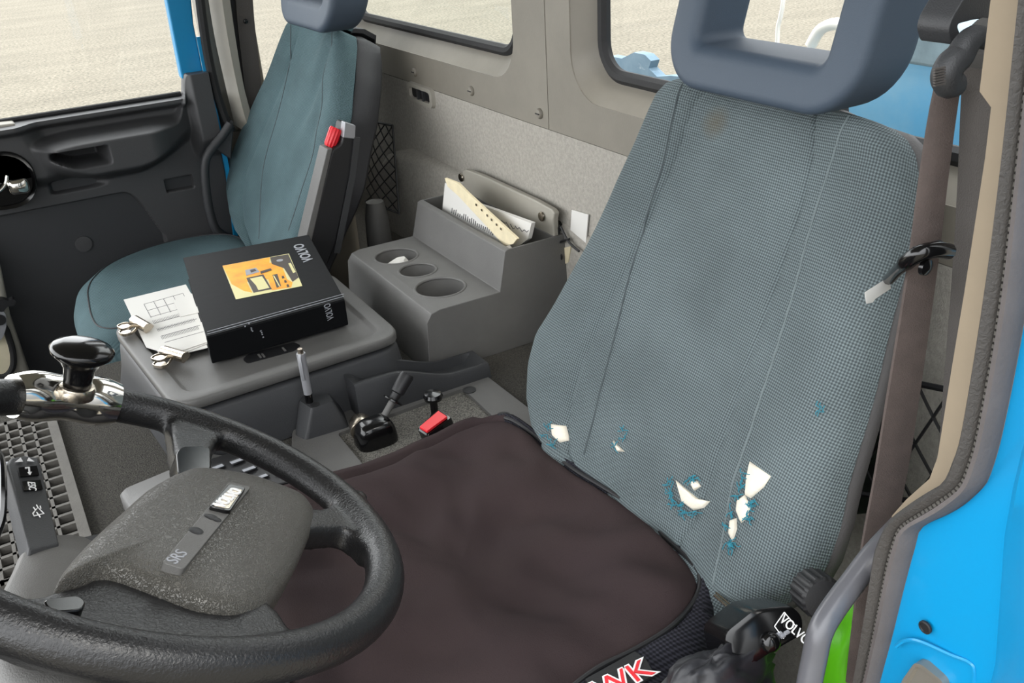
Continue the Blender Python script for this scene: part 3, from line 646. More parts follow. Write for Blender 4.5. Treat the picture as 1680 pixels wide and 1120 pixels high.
for f in b.faces:
    for lp in f.loops: lp[ul].uv = (lp.vert.co.x + lp.vert.co.z, lp.vert.co.y)
mb = obj('mesh_border', b, 'mesh', cov, angle=180); mb.data.materials.append(MT['cover'])
for f in mb.data.polygons:
    if f.center.y > .975 and f.center.x < .53: f.material_index = 1
mb['label'] = 'open mesh side band'
b = Bm(); k0 = next(i for i, p in enumerate(ol) if p.x > .53); k0 = max(range(len(ol)), key=lambda i: ol[i].y + ol[i].x * 2); opn = (ol[k0:] + ol[:k0])[:94]; tube(b, [p + (p - cc).normalized() * .002 + V((0, 0, .004)) for p in opn], .0028, 8); obj('piping', b, 'black_soft', cov)
tgp = [at(x, y, 'z', zc + .010) for x, y in ((960, 1118), (1042, 1072), (1060, 1085), (1074, 1110), (990, 1160))]
b = Bm(); prism(b, tgp, (0, 0, .004)); tg = obj('brand_tag', b, 'rubber', cov, bevel=.001); tg['label'] = 'dark sewn tag with red letters'
tx = at(1046, 1100, 'z', zc + .0148) - at(1000, 1122, 'z', zc + .0148)
text('HAWK', .030, at(985, 1132, 'z', zc + .0148), tx, at(1010, 1085, 'z', zc) - at(1030, 1115, 'z', zc), 'white', 'lettering_outline', tg, .0004, bold=.0016, sx=1.2)
text('HAWK', .030, at(985, 1132, 'z', zc + .0155), tx, at(1010, 1085, 'z', zc) - at(1030, 1115, 'z', zc), 'red', 'lettering', tg, .0006, sx=1.2)
b = Bm(); zp = [at(x, y, 'z', zc + .012) for x, y in ((1172, 976), (1195, 996))]
tube(b, zp, .0016, 8); tube(b, [p + V((.004, .002, 0)) for p in zp], .0012, 8); obj('zip_pull', b, 'steel', cov)
# ------------------------------------------------------------------ bags and jacket beside the driver seat
def blob(c, r, amp, fr_, seed, seg=40, rows=28, pw=1.0, sq=None):
    bm = Bm(); c = V(c); rings = []
    for i in range(rows + 1):
        th_ = math.pi * (i + .02) / (rows + .04); ring = []
        for k in range(seg):
            a = 2 * math.pi * k / seg; d = V((math.sin(th_) * math.cos(a), math.sin(th_) * math.sin(a), math.cos(th_)))
            rr = 1 + amp * noise.noise(d * fr_ + V((seed, 0, 0))) + amp * .5 * abs(noise.noise(d * fr_ * 2.6 + V((0, seed, 0))))
            e = V((math.copysign(abs(d.x) ** pw, d.x), math.copysign(abs(d.y) ** pw, d.y), math.copysign(abs(d.z) ** pw, d.z)))
            ring.append(c + V((e.x * r[0], e.y * r[1], e.z * r[2])) * rr)
        rings.append(ring)
    loft(bm, rings); return bm
tag(obj('puffer_jacket', blob(tuple(at(1196, 1078, 'y', .448) + V((-.02, .0, -.045))), (.072, .027, .058), .22, 3.2, 3.1), 'nylon', angle=180), 'crumpled black nylon jacket stuffed beside the driver cushion', 'jacket')
tag(obj('green_bag', blob((.640, .440, -.915), (.066, .034, .275), .10, 3.5, 8.2, pw=.7), 'green', angle=180), 'bright green plastic bag standing behind the grey grab handle', 'bag')
tag(obj('red_bag', blob((.482, .383, -.925), (.040, .020, .280), .06, 3, 1.7, pw=.75), 'redbag', angle=180), 'red cloth bag beside driver seat under the black control panel', 'bag')
# grab handle at the driver door
b = Bm(); gpx = [(1480, 860, .77), (1437, 906, .745), (1400, 954, .735), (1366, 1000, .725), (1346, 1036, .72), (1336, 1080, .725), (1326, 1130, .73), (1310, 1220, .74)]
tube(b, catmull([ray(x, y) * t for x, y, t in gpx], 6), .0098, 14); tag(obj('grab_handle', b, 'grabmetal'), 'grey curved grab bar at the driver door pillar', 'handle')
# ------------------------------------------------------------------ driver belt
belt = empty('driver_seat_belt', at(1570, 60, 'y', .39), 'worn brown grey driver seat belt hanging from pillar anchor', 'seat belt')
def strap(lp, rp, yl, yr, th, m, name):
    bm = Bm(); a = resample(catmull(ats(lp, 'y', yl), 5), 40); c = resample(catmull(ats(rp, 'y', yr), 5), 40)
    rings = []
    for p, q in zip(a, c):
        n = V((-.1, .99, 0)) * th; rings.append([p, p.lerp(q, .5) - n * .8, q, q + n, p.lerp(q, .5) + n * .2, p + n])
    loft(bm, rings); return obj(name, bm, m, belt, angle=50)
strap([(1537, 140), (1525, 200), (1510, 300), (1490, 450), (1451, 690), (1435, 790), (1414, 905), (1402, 1010), (1390, 1120)], [(1577, 140), (1568, 200), (1555, 300), (1537, 450), (1503, 690), (1486, 790), (1462, 905), (1440, 1010), (1424, 1120)], .405, .395, .002, 'belt', 'front_strap')
strap([(1584, 112), (1580, 180), (1575, 300), (1566, 450), (1551, 640), (1541, 770), (1530, 850)], [(1640, 100), (1632, 180), (1622, 300), (1606, 450), (1590, 640), (1578, 770), (1560, 850)], .40, .375, .002, 'belt_grey', 'rear_strap')
# D-ring: moulded hook with rounded nose
b = Bm(); tube(b, catmull([at(x, y, 'y', .385) for x, y in ((1622, 66), (1600, 60), (1586, 72), (1574, 92), (1560, 106), (1552, 124), (1556, 138), (1568, 136))], 6), [.0065 + .0030 * math.sin(i / 42 * 2.4) for i in range(43)], 12); ring_ = obj('guide_loop', b, 'plastic_dark', belt)
b = Bm()
for k in range(7):
    p = at(1541, 112 + k * 4.4, 'y', .374); box(b, p, (.010, .002, .001))
obj('wear_marks', b, 'belt_grey', ring_)
b = Bm(); prism(b, roundpoly(ats([(1562, 30), (1580, 0), (1600, -30), (1640, -30), (1630, 30), (1600, 32), (1570, 40), (1580, 66), (1562, 76), (1556, 50)], 'y', .40), .004), (.0, .025, 0)); obj('anchor_cover', b, 'plastic_dark', belt, bevel=.003)
b = Bm(); lathe(b, [(.017, 0), (.017, .02), (.010, .026), (.001, .026)], at(1605, 72, 'y', .40), (0, -1, 0), 20); obj('anchor_bolt', b, 'plastic', belt)
# tongue
b = Bm(); tp = catmull([at(x, y, 'y', yv) for x, y, yv in ((1458, 458, .43), (1480, 436, .40), (1508, 416, .385), (1535, 410, .38), (1556, 412, .38))], 5)
tube(b, tp, [.0045] * 6 + [.006] * 15, 10); to = obj('belt_tongue', b, 'black', belt)
b = Bm(); prism(b, ats([(1506, 418), (1558, 404), (1558, 422), (1518, 428)], 'y', .382), (.0, .008, .004)); obj('tongue_grip', b, 'black_soft', to, bevel=.002)
b = Bm(); lathe(b, [(.0065, 0), (.006, .003), (.001, .005)], at(1516, 437, 'y', .385), (0, -1, 0), 16); obj('stop_button', b, 'black', to)
b = Bm(); prism(b, ats([(1460, 466), (1420, 492), (1421, 499), (1432, 497), (1436, 491), (1462, 474)], 'y', .43), (.0, .002, .006)); obj('metal_blade', b, 'blade', to, bevel=.0005)
# ================================================================== PASSENGER SEAT
PL = [(412, 420), (405, 405), (388, 380), (376, 345), (371, 305), (377, 258), (400, 200), (434, 125), (456, 70), (468, 42), (478, 30), (492, 26)]
PR = [(480, 420), (487, 405), (503, 365), (519, 330), (534, 290), (545, 230), (556, 180), (563, 120), (565, 70), (563, 52), (555, 44), (540, 41)]
ps = empty('passenger_chair', (.30, 2.03, -1.2), 'teal grey passenger seat beyond the black binder and storage box', 'seat')
P = Seat(PL, PR, .511, -.65, .545, -.76, -.262)
def pex(y, z, u):
    g = -.004 * math.exp(-((u - .52) / .02) ** 2) * ss(-.28, -.32, z)
    g += .006 * math.sin(y * 60 + z * 18) * ss(-.55, -.40, z) * math.exp(-((u + .45) / .3) ** 2)
    return g + .006 * noise.noise(V((y * 8, z * 7, 1)))
pb = obj('backrest', P.front(rd=.035, bol=.012, dish=.008, extra=pex, n=80, mcols=70), 'pfabric', ps, flip=False)
obj('backrest_shell', P.shell([(-.031, -.004), (-.036, .0), (-.055, .006), (-.085, .004), (-.096, -.012), (-.10, -.05)]), 'shell_dark', ps, angle=50)
seam([(484, 34), (470, 110), (450, 190), (428, 270), (418, 340), (418, 390)], 'seam', 'seamline', pb, P, pex)
seam([(545, 48), (535, 140), (526, 190), (520, 250), (500, 320), (480, 380)], 'seam', 'seamline', pb, P, pex)
headrest(ps, .71, 1.962, -.168, .31, .20, .085, .055, 'headrest')
# cushion
op = [(.075, 1.85), (.073, 1.95), (.085, 2.06), (.12, 2.15), (.19, 2.23), (.30, 2.275), (.42, 2.27), (.50, 2.20), (.52, 2.0), (.50, 1.82), (.40, 1.775), (.25, 1.765), (.13, 1.775), (.09, 1.80)]
ocs = [(p.x, p.y) for p in catmull([V((x, y, 0)) for x, y in op], 6, closed=True)]
b = Bm(); slab(b, ocs, [(-.90, .03), (-.87, .0), (-.79, -.004), (-.765, .006), (-.75, .028), (-.744, .06), (-.743, .12), (-.748, .2)])
ul = b.loops.layers.uv.new('UVMap')
for f in b.faces:
    for lp in f.loops: lp[ul].uv = (lp.vert.co.x + lp.vert.co.z, lp.vert.co.y)
cu_ = obj('cushion', b, 'pfabric', ps, angle=180)
b = Bm(); tube(b, [V((p.x, p.y, -.7485)) for p in shrink([V((x, y, 0)) for x, y in ocs], .034)], .0016, 6, closed=True); obj('seam', b, 'shell_dark', cu_)
b = Bm(); box(b, (.32, 2.02, -1.05), (.34, .40, .31)); obj('base', b, 'plastic_dark', ps, bevel=.02)
# armrest folded up along the near side of the backrest, with red knob
b = Bm(); prism(b, roundpoly(ats([(498, 430), (514, 372), (544, 246), (560, 236), (566, 201), (584, 207), (581, 262), (552, 400), (536, 440)], 'y', 1.735), .008), (0, .05, 0)); ar = obj('armrest', b, 'black_soft', ps, bevel=.005)
b = Bm(); prism(b, ats([(492, 430), (505, 376), (537, 245), (546, 243), (517, 372), (504, 430)], 'y', 1.733), (0, .045, 0)); obj('armrest_edge', b, 'plastic', ar, bevel=.002)
b = Bm(); k0 = at(541, 240, 'y', 1.755); k1 = at(552, 210, 'y', 1.755); d = (k1 - k0); x_, y_, z_ = frame(d); seg = 48; rings = []
for t, r0 in ((-.02, .010), (.1, .0125), (.9, .0135), (1.0, .012)):
    rings.append([k0 + d * t + (x_ * math.cos(2 * math.pi * k / seg) + y_ * math.sin(2 * math.pi * k / seg)) * (r0 * (1 if k % 4 < 2 else .9)) for k in range(seg)])
loft(b, rings); rk = obj('adjuster_knob', b, 'red', ar, angle=30); rk['label'] = 'ribbed red knob'
b = Bm(); prism(b, ats([(563, 226), (566, 200), (584, 206), (583, 228)], 'y', 1.731), (0, .02, 0)); obj('armrest_tip', b, 'silver', ar, bevel=.002)
b = Bm(); ribbon(b, ats([(553, 415), (566, 350), (578, 290), (586, 225)], 'y', 1.732), (1, 0, -.3), .012, .004); obj('armrest_rib', b, 'plastic_dark', ar)
# passenger belt
pbt = empty('passenger_seat_belt', at(403, 36, 'y', 2.26), 'grey passenger seat belt strap hanging at the far pillar', 'seat belt')
b = Bm(); ribbon(b, catmull(ats([(397, -60), (403, 30), (412, 110), (418, 170), (420, 195)], 'y', 2.312), 4), (1, 0, 0), .04, .003); obj('front_strap', b, 'belt_grey', pbt)
b = Bm(); ribbon(b, catmull(ats([(372, -60), (384, 30), (398, 110), (404, 180)], 'y', 2.322), 4), (1, 0, 0), .032, .003); obj('rear_strap', b, 'black_soft', pbt)
b = Bm(); lathe(b, [(.006, 0), (.005, .003), (.001, .004)], at(403, 35, 'y', 2.308), (0, -1, 0), 14); obj('stop_button', b, 'black', pbt)
# ================================================================== CENTRE
# cup holder console
con = empty('cup_holder_console', (.70, 1.47, ZT), 'grey moulded console with three cup holders and paper pocket by rear wall', 'console')
b = Bm(); prof = [(.555, ZT), (.562, -.665), (.572, -.651), (.588, -.647), (.705, -.647), (.722, -.578), (.728, -.575), (.80, -.575), (.82, -.575), (.845, -.575), (.845, ZT)]
y0, y1 = 1.292, 1.645
sc_ = lambda y, z: (y - 1.4685) * (1 + .03 * (-.647 - z) / .1) + 1.4685
loft(b, [[V((x - (.0), sc_(y, z), z)) for x, z in prof] for y in (y0, y1)])
cb = obj('console_body', b, 'plastic', con, bevel=.010, seg=3, angle=28)
cuts = []
for px_, py_, r0, dep in ((650, 420, .041, .06), (685, 443, .034, .03), (722, 471, .044, .07)):
    c0 = at(px_, py_, 'z', -.647); k = Bm(); lathe(k, [(r0, .03), (r0, 0), (r0 * .93, -dep)], c0, (0, 0, 1), 40); cuts.append(k)
k = Bm(); prism(k, [(.734, 1.30, -.54), (.822, 1.30, -.54), (.822, 1.637, -.54), (.734, 1.637, -.54)], (0, 0, -.13)); cuts.append(k)
cut(cb, cuts); cb.modifiers.clear(); bv = cb.modifiers.new('bevel', 'BEVEL'); bv.width = .007; bv.segments = 3; bv.limit_method = 'ANGLE'; bv.angle_limit = math.radians(35); bv.harden_normals = True
b = Bm(); bp_ = [(1.30, -.545), (1.295, -.532), (1.305, -.527), (1.36, -.524), (1.56, -.524), (1.62, -.527), (1.635, -.533), (1.635, -.60), (1.30, -.60)]
prism(b, [(.824, y, z) for y, z in bp_], (.012, 0, 0)); bp2 = obj('back_flange', b, 'plastic_beige', con, bevel=.003)
for px_, py_ in ((757, 291), (889, 355)):
    b = Bm(); c0 = at(px_, py_, 'x', .822); lathe(b, [(.009, 0), (.008, .003), (.004, .004), (.001, .0035)], c0, (-1, 0, 0), 16); obj('screw', b, 'steel', bp2)
for px_, py_, r0 in ((650, 420, .041), (685, 443, .034), (722, 471, .044)):
    b = Bm(); c0 = at(px_, py_, 'z', -.647); tube(b, [c0 + V((math.cos(a) * (r0 + .001), math.sin(a) * (r0 + .001), -.001)) for a in [i / 40 * 6.2832 for i in range(40)]], .0028, 8, closed=True); obj('cup_rim', b, 'plastic', con)
# things in the console
b = Bm(); c0 = at(655, 431, 'z', -.66); pts = roundpoly([c0 + V((.02 * math.cos(a) * (1 + .4 * math.sin(3 * a)), .02 * math.sin(a), 0)) for a in [i * .7 for i in range(9)]], .005); loft(b, [[p + V((0, 0, -.03)) for p in pts], pts, [c0 + (p - c0) * .5 + V((.004, 0, .008)) for p in pts]])
tag(obj('crumpled_receipt', b, 'paper', smooth=False), 'crumpled white paper scrap in the far left cup holder', 'paper')
def sheet(name, pts, m, th=.0012, bend=.0, n=(1, 0, 0)):
    bm = Bm(); n = V(n); a, b_, c, d = [V(p) for p in pts]; K = 10; r0 = []
    for i in range(K + 1):
        t = i / K; r0.append([a.lerp(b_, t) + n * bend * math.sin(3.14 * t), d.lerp(c, t) + n * bend * math.sin(3.14 * t)])
    loft(bm, [[p[0], p[1], p[1] + n * th, p[0] + n * th] for p in r0]); return obj(name, bm, m)
s1 = sheet('folded_map', [at(726, 352, 'x', .745), at(872, 402, 'x', .755), at(862, 470, 'x', .752), at(722, 400, 'x', .745)], 'paper', .006, -.006)
s1 = sheet('folded_map', [at(728, 300, 'x', .765), at(748, 352, 'x', .775), at(745, 420, 'x', .772), at(722, 390, 'x', .765)], 'paper', .006) if False else s1
pp = empty('paper_bundle', at(790, 400, 'x', .75), 'bundle of white printed papers standing in the console pocket', 'papers'); bpy.data.objects.remove(s1)
b = Bm(); q = ats([(730, 300), (760, 318), (800, 360), (835, 410), (795, 412), (722, 378)], 'x', .752); prism(b, q, (.008, 0, 0)); obj('front_sheet', b, 'paper', pp, smooth=False)
b = Bm(); q = ats([(752, 325), (800, 340), (872, 366), (866, 392), (830, 420), (760, 400)], 'x', .775); prism(b, q, (.008, 0, 0)); s2 = obj('rear_sheet', b, 'paper', pp, smooth=False)
b = Bm()
for i in range(22):
    x0 = 742 + i * 3.2; y0_ = 340 + i * 1.75; ln_ = rnd.uniform(8, 26); tube(b, ats([(x0, y0_ - ln_ * .35 + 8), (x0 - 1, y0_ + 9)], 'x', .7515), .0008, 4)
obj('printed_lines', b, 'ink', pp)
b = Bm()
for i in range(9):
    x0 = 800 + i * 7.5; y0_ = 352 + i * 3.1; tube(b, ats([(x0, y0_), (x0 + 4, y0_ + rnd.uniform(3, 8)), (x0 + 7, y0_ + rnd.uniform(1, 12))], 'x', .7745), .0007, 4)
obj('printed_lines', b, 'ink', s2)
b = Bm(); fl = [(729, 292), (750, 300), (768, 318), (848, 392), (842, 400), (828, 404), (752, 322), (734, 306)]; prism(b, ats(fl, 'x', .744), (.006, 0, 0))
fo = tag(obj('folder', b, 'paper_old', bevel=.001), 'yellowed folder edge lying diagonally across the papers in pocket', 'folder')
b = Bm()
for t in (.35, .45, .55, .63, .72, .8): p = at(750 + 90 * t, 305 + 88 * t, 'x', .7432); box(b, p, (.001, .005, .004))
obj('gold_marks', b, 'steel', fo)
# storage box between the seats
bxo = empty('storage_box', (.31, 1.42, ZT), 'dark grey storage box with tray lid between the seats', 'box')
oq = lambda: [V((.113, 1.593, 0)), V((.502, 1.59, 0)), V((.502, 1.262, 0)), V((.140, 1.245, 0))]
orr = roundpoly(oq(), .04, 6); cc2 = V((.315, 1.42, 0))
def ring2(pts, d, z): return [V((p.x, p.y, z)) for p in shrink(pts, d, cc2)]
b = Bm(); loft(b, [ring2(orr, -.022, ZT + .002), ring2(orr, -.010, -.72), ring2(orr, -.003, -.682), ring2(orr, .004, -.675), ring2(orr, .03, -.674)]); obj('box_body', b, 'plastic_dark', bxo, angle=50)
b = Bm(); loft(b, [ring2(orr, .003, -.671), ring2(orr, -.003, -.668), ring2(orr, -.003, -.6575), ring2(orr, -.001, -.6545), ring2(orr, .002, -.6535), ring2(orr, .026, -.6530), ring2(orr, .029, -.6545), ring2(orr, .033, -.6585), ring2(orr, .038, -.660), ring2(orr, .12, -.660)]); lid = obj('lid', b, 'plastic', bxo, angle=60)
b = Bm(); q = roundpoly([at(x, y, 'z', -.6605) for x, y in ((398, 590), (408, 581), (482, 562), (494, 567), (484, 576), (406, 597))], .006); prism(b, q, (0, 0, .001)); hs = obj('handle_slot', b, 'black_soft', lid)
b = Bm()
b.free()
for x, y in ((432, 583), (426, 584), (466, 573)): b = Bm(); box(b, at(x, y, 'z', -.6592), (.003, .014, .002)); obj('slot_rib', b, 'plastic', hs)
# binder
zb1 = -.6545
BT = [V((.2686, 1.705, 0)), V((.501, 1.673, 0)), V((.4456, 1.348, 0)), V((.2192, 1.347, 0))]
def bq(d, z): 
    c = sum(BT, V()) / 4; return [V((p.x + (c.x - p.x) / abs(c.x - p.x) * d, p.y + (c.y - p.y) / abs(c.y - p.y) * d, z + (p.y - 1.347) * .013)) for p in BT]
zt_ = -.608
binder = empty('ring_binder', (.36, 1.5, zb1), 'black ring binder with yellow truck picture lying on storage box', 'binder')
b = Bm(); prism(b, bq(0, zt_ - .003), (0, 0, .003)); fc = obj('front_cover', b, 'binder', binder, bevel=.001)
b = Bm(); prism(b, bq(0, zb1), (0, 0, .003)); obj('back_cover', b, 'binder', binder, bevel=.001)
b = Bm(); t4 = bq(0, 0); prism(b, [t4[2] + V((0, -.002, zb1)), t4[3] + V((0, -.002, zb1)), t4[3] + V((0, .003, zb1)), t4[2] + V((0, .003, zb1))], (0, 0, zt_ - zb1 - .001)); spn = obj('spine', b, 'binder', binder, bevel=.0015)
b = Bm(); q = [p.copy() for p in bq(.006, zb1 + .003)]; prism(b, q, (0, 0, zt_ - zb1 - .007)); obj('pages', b, 'paper', binder)
BN = V((0, -.013, 1)).normalized()
def bpx(x, y, dz=.0003): return onp(x, y, V((.3, 1.347, zt_)) + BN * dz, BN)
for dy in (4, 8):
    b = Bm(); tube(b, [bpx(340, 552 - dy), bpx(564, 490 - dy)], .0006, 5); obj('hinge_line', b, 'greyprint', fc)
b = Bm(); prism(b, [bpx(x, y) for x, y in ((365, 436), (474, 416), (496, 469), (387, 491))], (0, 0, .0003)); pic = obj('cover_picture', b, 'cream', fc, smooth=False); pic['label'] = 'cover picture of a yellow truck front, upside down'
def pp_(pts, m, name, dz): 
    bm = Bm(); prism(bm, [bpx(x, y, dz) for x, y in pts], (0, 0, .0002)); obj(name, bm, m, pic, smooth=False)
pp_([(365, 436), (443, 422), (442, 431), (456, 430), (464, 440), (471, 458), (480, 463), (478, 471), (446, 476), (440, 458), (405, 462), (414, 480), (400, 477), (380, 466)], 'orange', 'printed_truck', .0006)
pp_([(443, 422), (473, 417), (490, 455), (480, 462), (466, 440), (446, 433)], 'printblack', 'printed_dark_area', .0007)
pp_([(404, 456), (432, 450), (446, 474), (416, 480)], 'printblack', 'printed_screen_frame', .0008)
pp_([(410, 457), (430, 453), (442, 472), (424, 476), (420, 468)], 'cream', 'printed_windscreen', .0010)
pp_([(447, 451), (455, 449), (461, 469), (454, 472)], 'printblack', 'printed_grille', .0010)
pp_([(402, 443), (420, 439), (426, 446), (404, 452)], 'greyprint', 'printed_mirror', .0010)
pp_([(410, 443), (418, 441), (421, 444), (412, 447)], 'printblack', 'printed_mirror_glass', .0012)
pp_([(427, 445), (444, 440), (446, 443), (428, 449)], 'printblack', 'printed_bar', .0012)
pp_([(473, 432), (477, 431), (485, 446), (481, 448)], 'cream', 'printed_plate', .0010)
b = Bm(); lathe(b, [(.006, 0), (.006, .0003), (.001, .0003)], bpx(459, 427, .0009), (0, 0, 1), 16); obj('printed_lamp', b, 'greyprint', pic)
pp_([(448, 452), (450, 452), (460, 470), (458, 470)], 'cream', 'printed_stripe', .0012)
for x, y in ((462, 453), (466, 460), (470, 467)):
    pp_([(x, y), (x + 3, y - 1), (x + 5, y + 3), (x + 1, y + 4)], 'printblack', 'printed_vent', .0010)
rt_ = bpx(490, 400) - bpx(508, 428); up_ = bpx(480, 418) - bpx(520, 410)
text('VOLVO', .026, bpx(498, 414, .0006), rt_, up_, 'greyprint', 'lettering', fc, .0003, sx=1.1, bold=.0005)
ys = t4[2].y - .0024
def spx(x, y): return at(x, y, 'y', ys)
text('VOLVO', .016, spx(540, 511), spx(537, 500) - spx(543, 524), spx(530, 514) - spx(550, 509), 'greyprint', 'lettering', spn, .0003, sx=.55)
b = Bm()
for i in range(14): x, y = 405 + rnd.gauss(8, 10), 540 + rnd.gauss(2, 6); box(b, spx(x, y), (.002, .0006, .002))
obj('scuff_marks', b, 'greyprint', spn)
# papers on the box lid
pps = empty('form_sheets', at(270, 530, 'z', -.66), 'white printed form sheets clipped beside the black binder', 'papers')
def flat(pts, z, m, name, parent, th=.0008): bm = Bm(); prism(bm, [at(x, y, 'z', z) for x, y in pts], (0, 0, th)); return obj(name, bm, m, parent, smooth=False)
flat([(206, 498), (300, 476), (352, 568), (286, 584), (262, 582)], -.6525, 'paper', 'sheet', pps)
flat([(218, 526), (310, 496), (350, 560), (288, 584), (240, 556)], -.6514, 'paper', 'sheet', pps)
s3 = flat([(203, 492), (305, 467), (356, 556), (280, 582), (240, 570)], -.6503, 'paper', 'sheet', pps)
b = Bm()
def ln(x0, y0, x1, y1, r=.0005): tube(b, [at(x0, y0, 'z', -.6495), at(x1, y1, 'z', -.6495)], r, 4)
for i in range(7):
    t = i / 6; ln(236 + 34 * t, 499 + 66 * t * .95, 300 + 34 * t, 481 + 66 * t * .95)
for i in range(5):
    t = i / 4; ln(236 + 64 * t, 499 - 18 * t, 248 + 64 * t, 521 - 18 * t)
for i in range(26):
    t = i / 26; 
    for r0 in (.42, .62, .82): x0, y0_ = 236 + 34 * r0 + 62 * t, 499 + 64 * r0 - 17 * t; ln(x0, y0_, x0 + 3, y0_ + 5, .0004)
obj('printed_table', b, 'ink', s3)
flat([(284, 493), (320, 480), (330, 512), (296, 520)], -.6492, 'paper', 'note_slip', pps, .0006)
# bulldog clips
def bulldog(px, py, z, ang, label):
    c = at(px, py, 'z', z); e = empty('bulldog_clip', c, label, 'clip', 'metal bulldog clips'); rz = M.Rotation(math.radians(ang), 3, 'Z')
    def T(x, y, zz): return c + rz @ V((x, y, zz))
    bm = Bm(); L_ = .026
    sec = [(0, .0), (.010, .003), (.016, .008), (.012, .014), (.004, .016), (-.002, .012), (-.003, .004)]
    loft(bm, [[T(s * L_ / 1, u, v) for u, v in sec] for s in (-1, 1)]); obj('spring_body', bm, 'steel', e, angle=60)
    for sgn, zz in ((1, .003), (-1, .014)):
        bm = Bm(); p_ = [T(-.006, -.002, .008), T(-.009, -.014, zz), T(-.012, -.022, zz), T(-.008, -.030, zz), T(.008, -.030, zz), T(.012, -.022, zz), T(.009, -.014, zz), T(.006, -.002, .008)]
        pl_ = catmull(p_, 5); ribbon(bm, pl_, V((0, 0, 1)), .004, .0014); 
        loft(bm, [[T(.009 * math.cos(a), -.022 + .008 * math.sin(a), zz - .0006 + dz) for a in [i / 12 * 6.283 for i in range(12)]] for dz in (0, .0012)])
        obj('clip_handle', bm, 'steel', e, angle=40)
    return e
bulldog(283, 590, -.6525, -62, 'metal bulldog clip open on the box lid nearest the steering wheel')
bulldog(228, 540, -.6485, -75, 'metal bulldog clip gripping the left edge of the papers')
# floor console: plate, pen tower and lever cradle
fcn = empty('floor_console', (.46, 1.14, ZT), 'dark plastic floor plate with pen tower and lever cradle on tunnel', 'console')
b = Bm(); oo = [V((.30, 1.25, 0)), V((.625, 1.25, 0)), V((.63, .98, 0)), V((.24, .98, 0)), V((.24, 1.09, 0))]; ro = roundpoly(oo, .02, 4)
ii = [V((.350, 1.188, 0)), V((.452, 1.192, 0)), V((.572, 1.196, 0)), V((.565, 1.0, 0)), V((.35, 1.0, 0))]; ri = roundpoly(ii, .008, 4)
def zz_(pts, z): return [V((p.x, p.y, z)) for p in pts]
b2 = Bm(); loft(b2, [zz_(ro, ZT), zz_(ro, ZT + .009), zz_(shrink(ro, .002), ZT + .011)]); plate = obj('plate', b2, 'plastic', fcn)
k = Bm(); prism(k, zz_(ri, ZT - .01), (0, 0, .04)); cut(plate, [k])
for px_, py_ in ((770, 640), (826, 682)):
    b2 = Bm(); lathe(b2, [(.011, 0), (.011, .0012), (.001, .0012)], at(px_, py_, 'z', ZT + .011), (0, 0, 1), 20); obj('bolt_hole', b2, 'black_soft', plate)
b2 = Bm(); prism(b2, zz_(ri, ZT), (0, 0, .005)); ci = obj('carpet_inset', b2, 'carpet_speck', fcn); ci['label'] = 'speckled grey carpet inset'
b.free(); b = Bm()
tw = roundpoly([at(x, y, 'z', ZT + .009) for x, y in ((484, 716), (502, 724), (574, 702), (562, 668), (490, 672))], .006); tt = roundpoly([at(x, y, 'z', -.706) for x, y in ((490, 660), (511, 674), (549, 661), (542, 648), (497, 650))], .004)
loft(b, [tw, [p.lerp(q, .93) for p, q in zip(tw, tt)], [p + V((0, 0, .003)) for p in shrink(tt, .002)]]); twr = obj('pen_tower', b, 'plastic_dark', fcn, angle=50)
for px_, py_ in ((517, 664),):
    b = Bm(); lathe(b, [(.0075, 0), (.0075, .0008), (.001, .0008)], at(px_, py_, 'z', -.7032), (0, 0, 1), 18); obj('pen_hole', b, 'black_soft', twr)
# cradle: channel with curved front post
b = Bm(); rings = []
for i in range(25):
    t = i / 24; x = .395 + t * .235; zt2 = -.690 - .004 * t - .033 * ss(.25, .75, t); dp = .016 * ss(.02, .12, t) * (1 - ss(.9, .97, t)) ; w0, w1 = 1.208 + .02 * t * 0, 1.27
    wl = .0065 + .004 * (1 - t)
    rings.append([V((x, w0 - .004, ZT + .009)), V((x, w0, zt2 - .004)), V((x, w0 + .003, zt2)), V((x, w0 + wl, zt2)), V((x, w0 + wl + .003, zt2 - dp)), V((x, w1 - wl - .003, zt2 - dp)), V((x, w1 - wl, zt2)), V((x, w1 - .003, zt2)), V((x, w1, zt2 - .004)), V((x, w1 + .004, ZT + .009))])
loft(b, rings); cr = obj('lever_cradle', b, 'plastic_dark', fcn, angle=50)
b = Bm(); lathe(b, [(.005, 0), (.005, .001), (.001, .001)], at(755, 614, 'z', -.741), (0, 0, 1), 14); obj('screw', b, 'black_soft', cr)
# pen
pn = empty('pen', at(506, 660, 'y', 1.222), 'silver ballpoint pen standing upright in the plastic tower', 'pen')
p0_ = at(508, 660, 'y', 1.225); p1_ = at(492, 572, 'y', 1.225); d = (p1_ - p0_)
def pseg(t0, t1, r0, r1, m, nm): bm = Bm(); lathe(bm, [(r0, 0), (r1, (t1 - t0) * d.length)], p0_ + d * t0, d, 20); return obj(nm, bm, m, pn)
pseg(-.1, .17, .0055, .006, 'black', 'grip'); pseg(.17, .86, .0062, .0066, 'silver', 'barrel'); pseg(.86, .92, .0068, .0066, 'silver', 'collar'); pseg(.92, 1.0, .0045, .0038, 'steel', 'push_button')
b = Bm(); of = V((-.55, -.75, 0)).normalized() * .0085; ribbon(b, [p0_ + d * .93 + of * .6, p0_ + d * .88 + of, p0_ + d * .5 + of, p0_ + d * .46 + of * .8], V((.8, -.5, 0)), .0042, .0016); obj('pocket_clip', b, 'silver', pn)
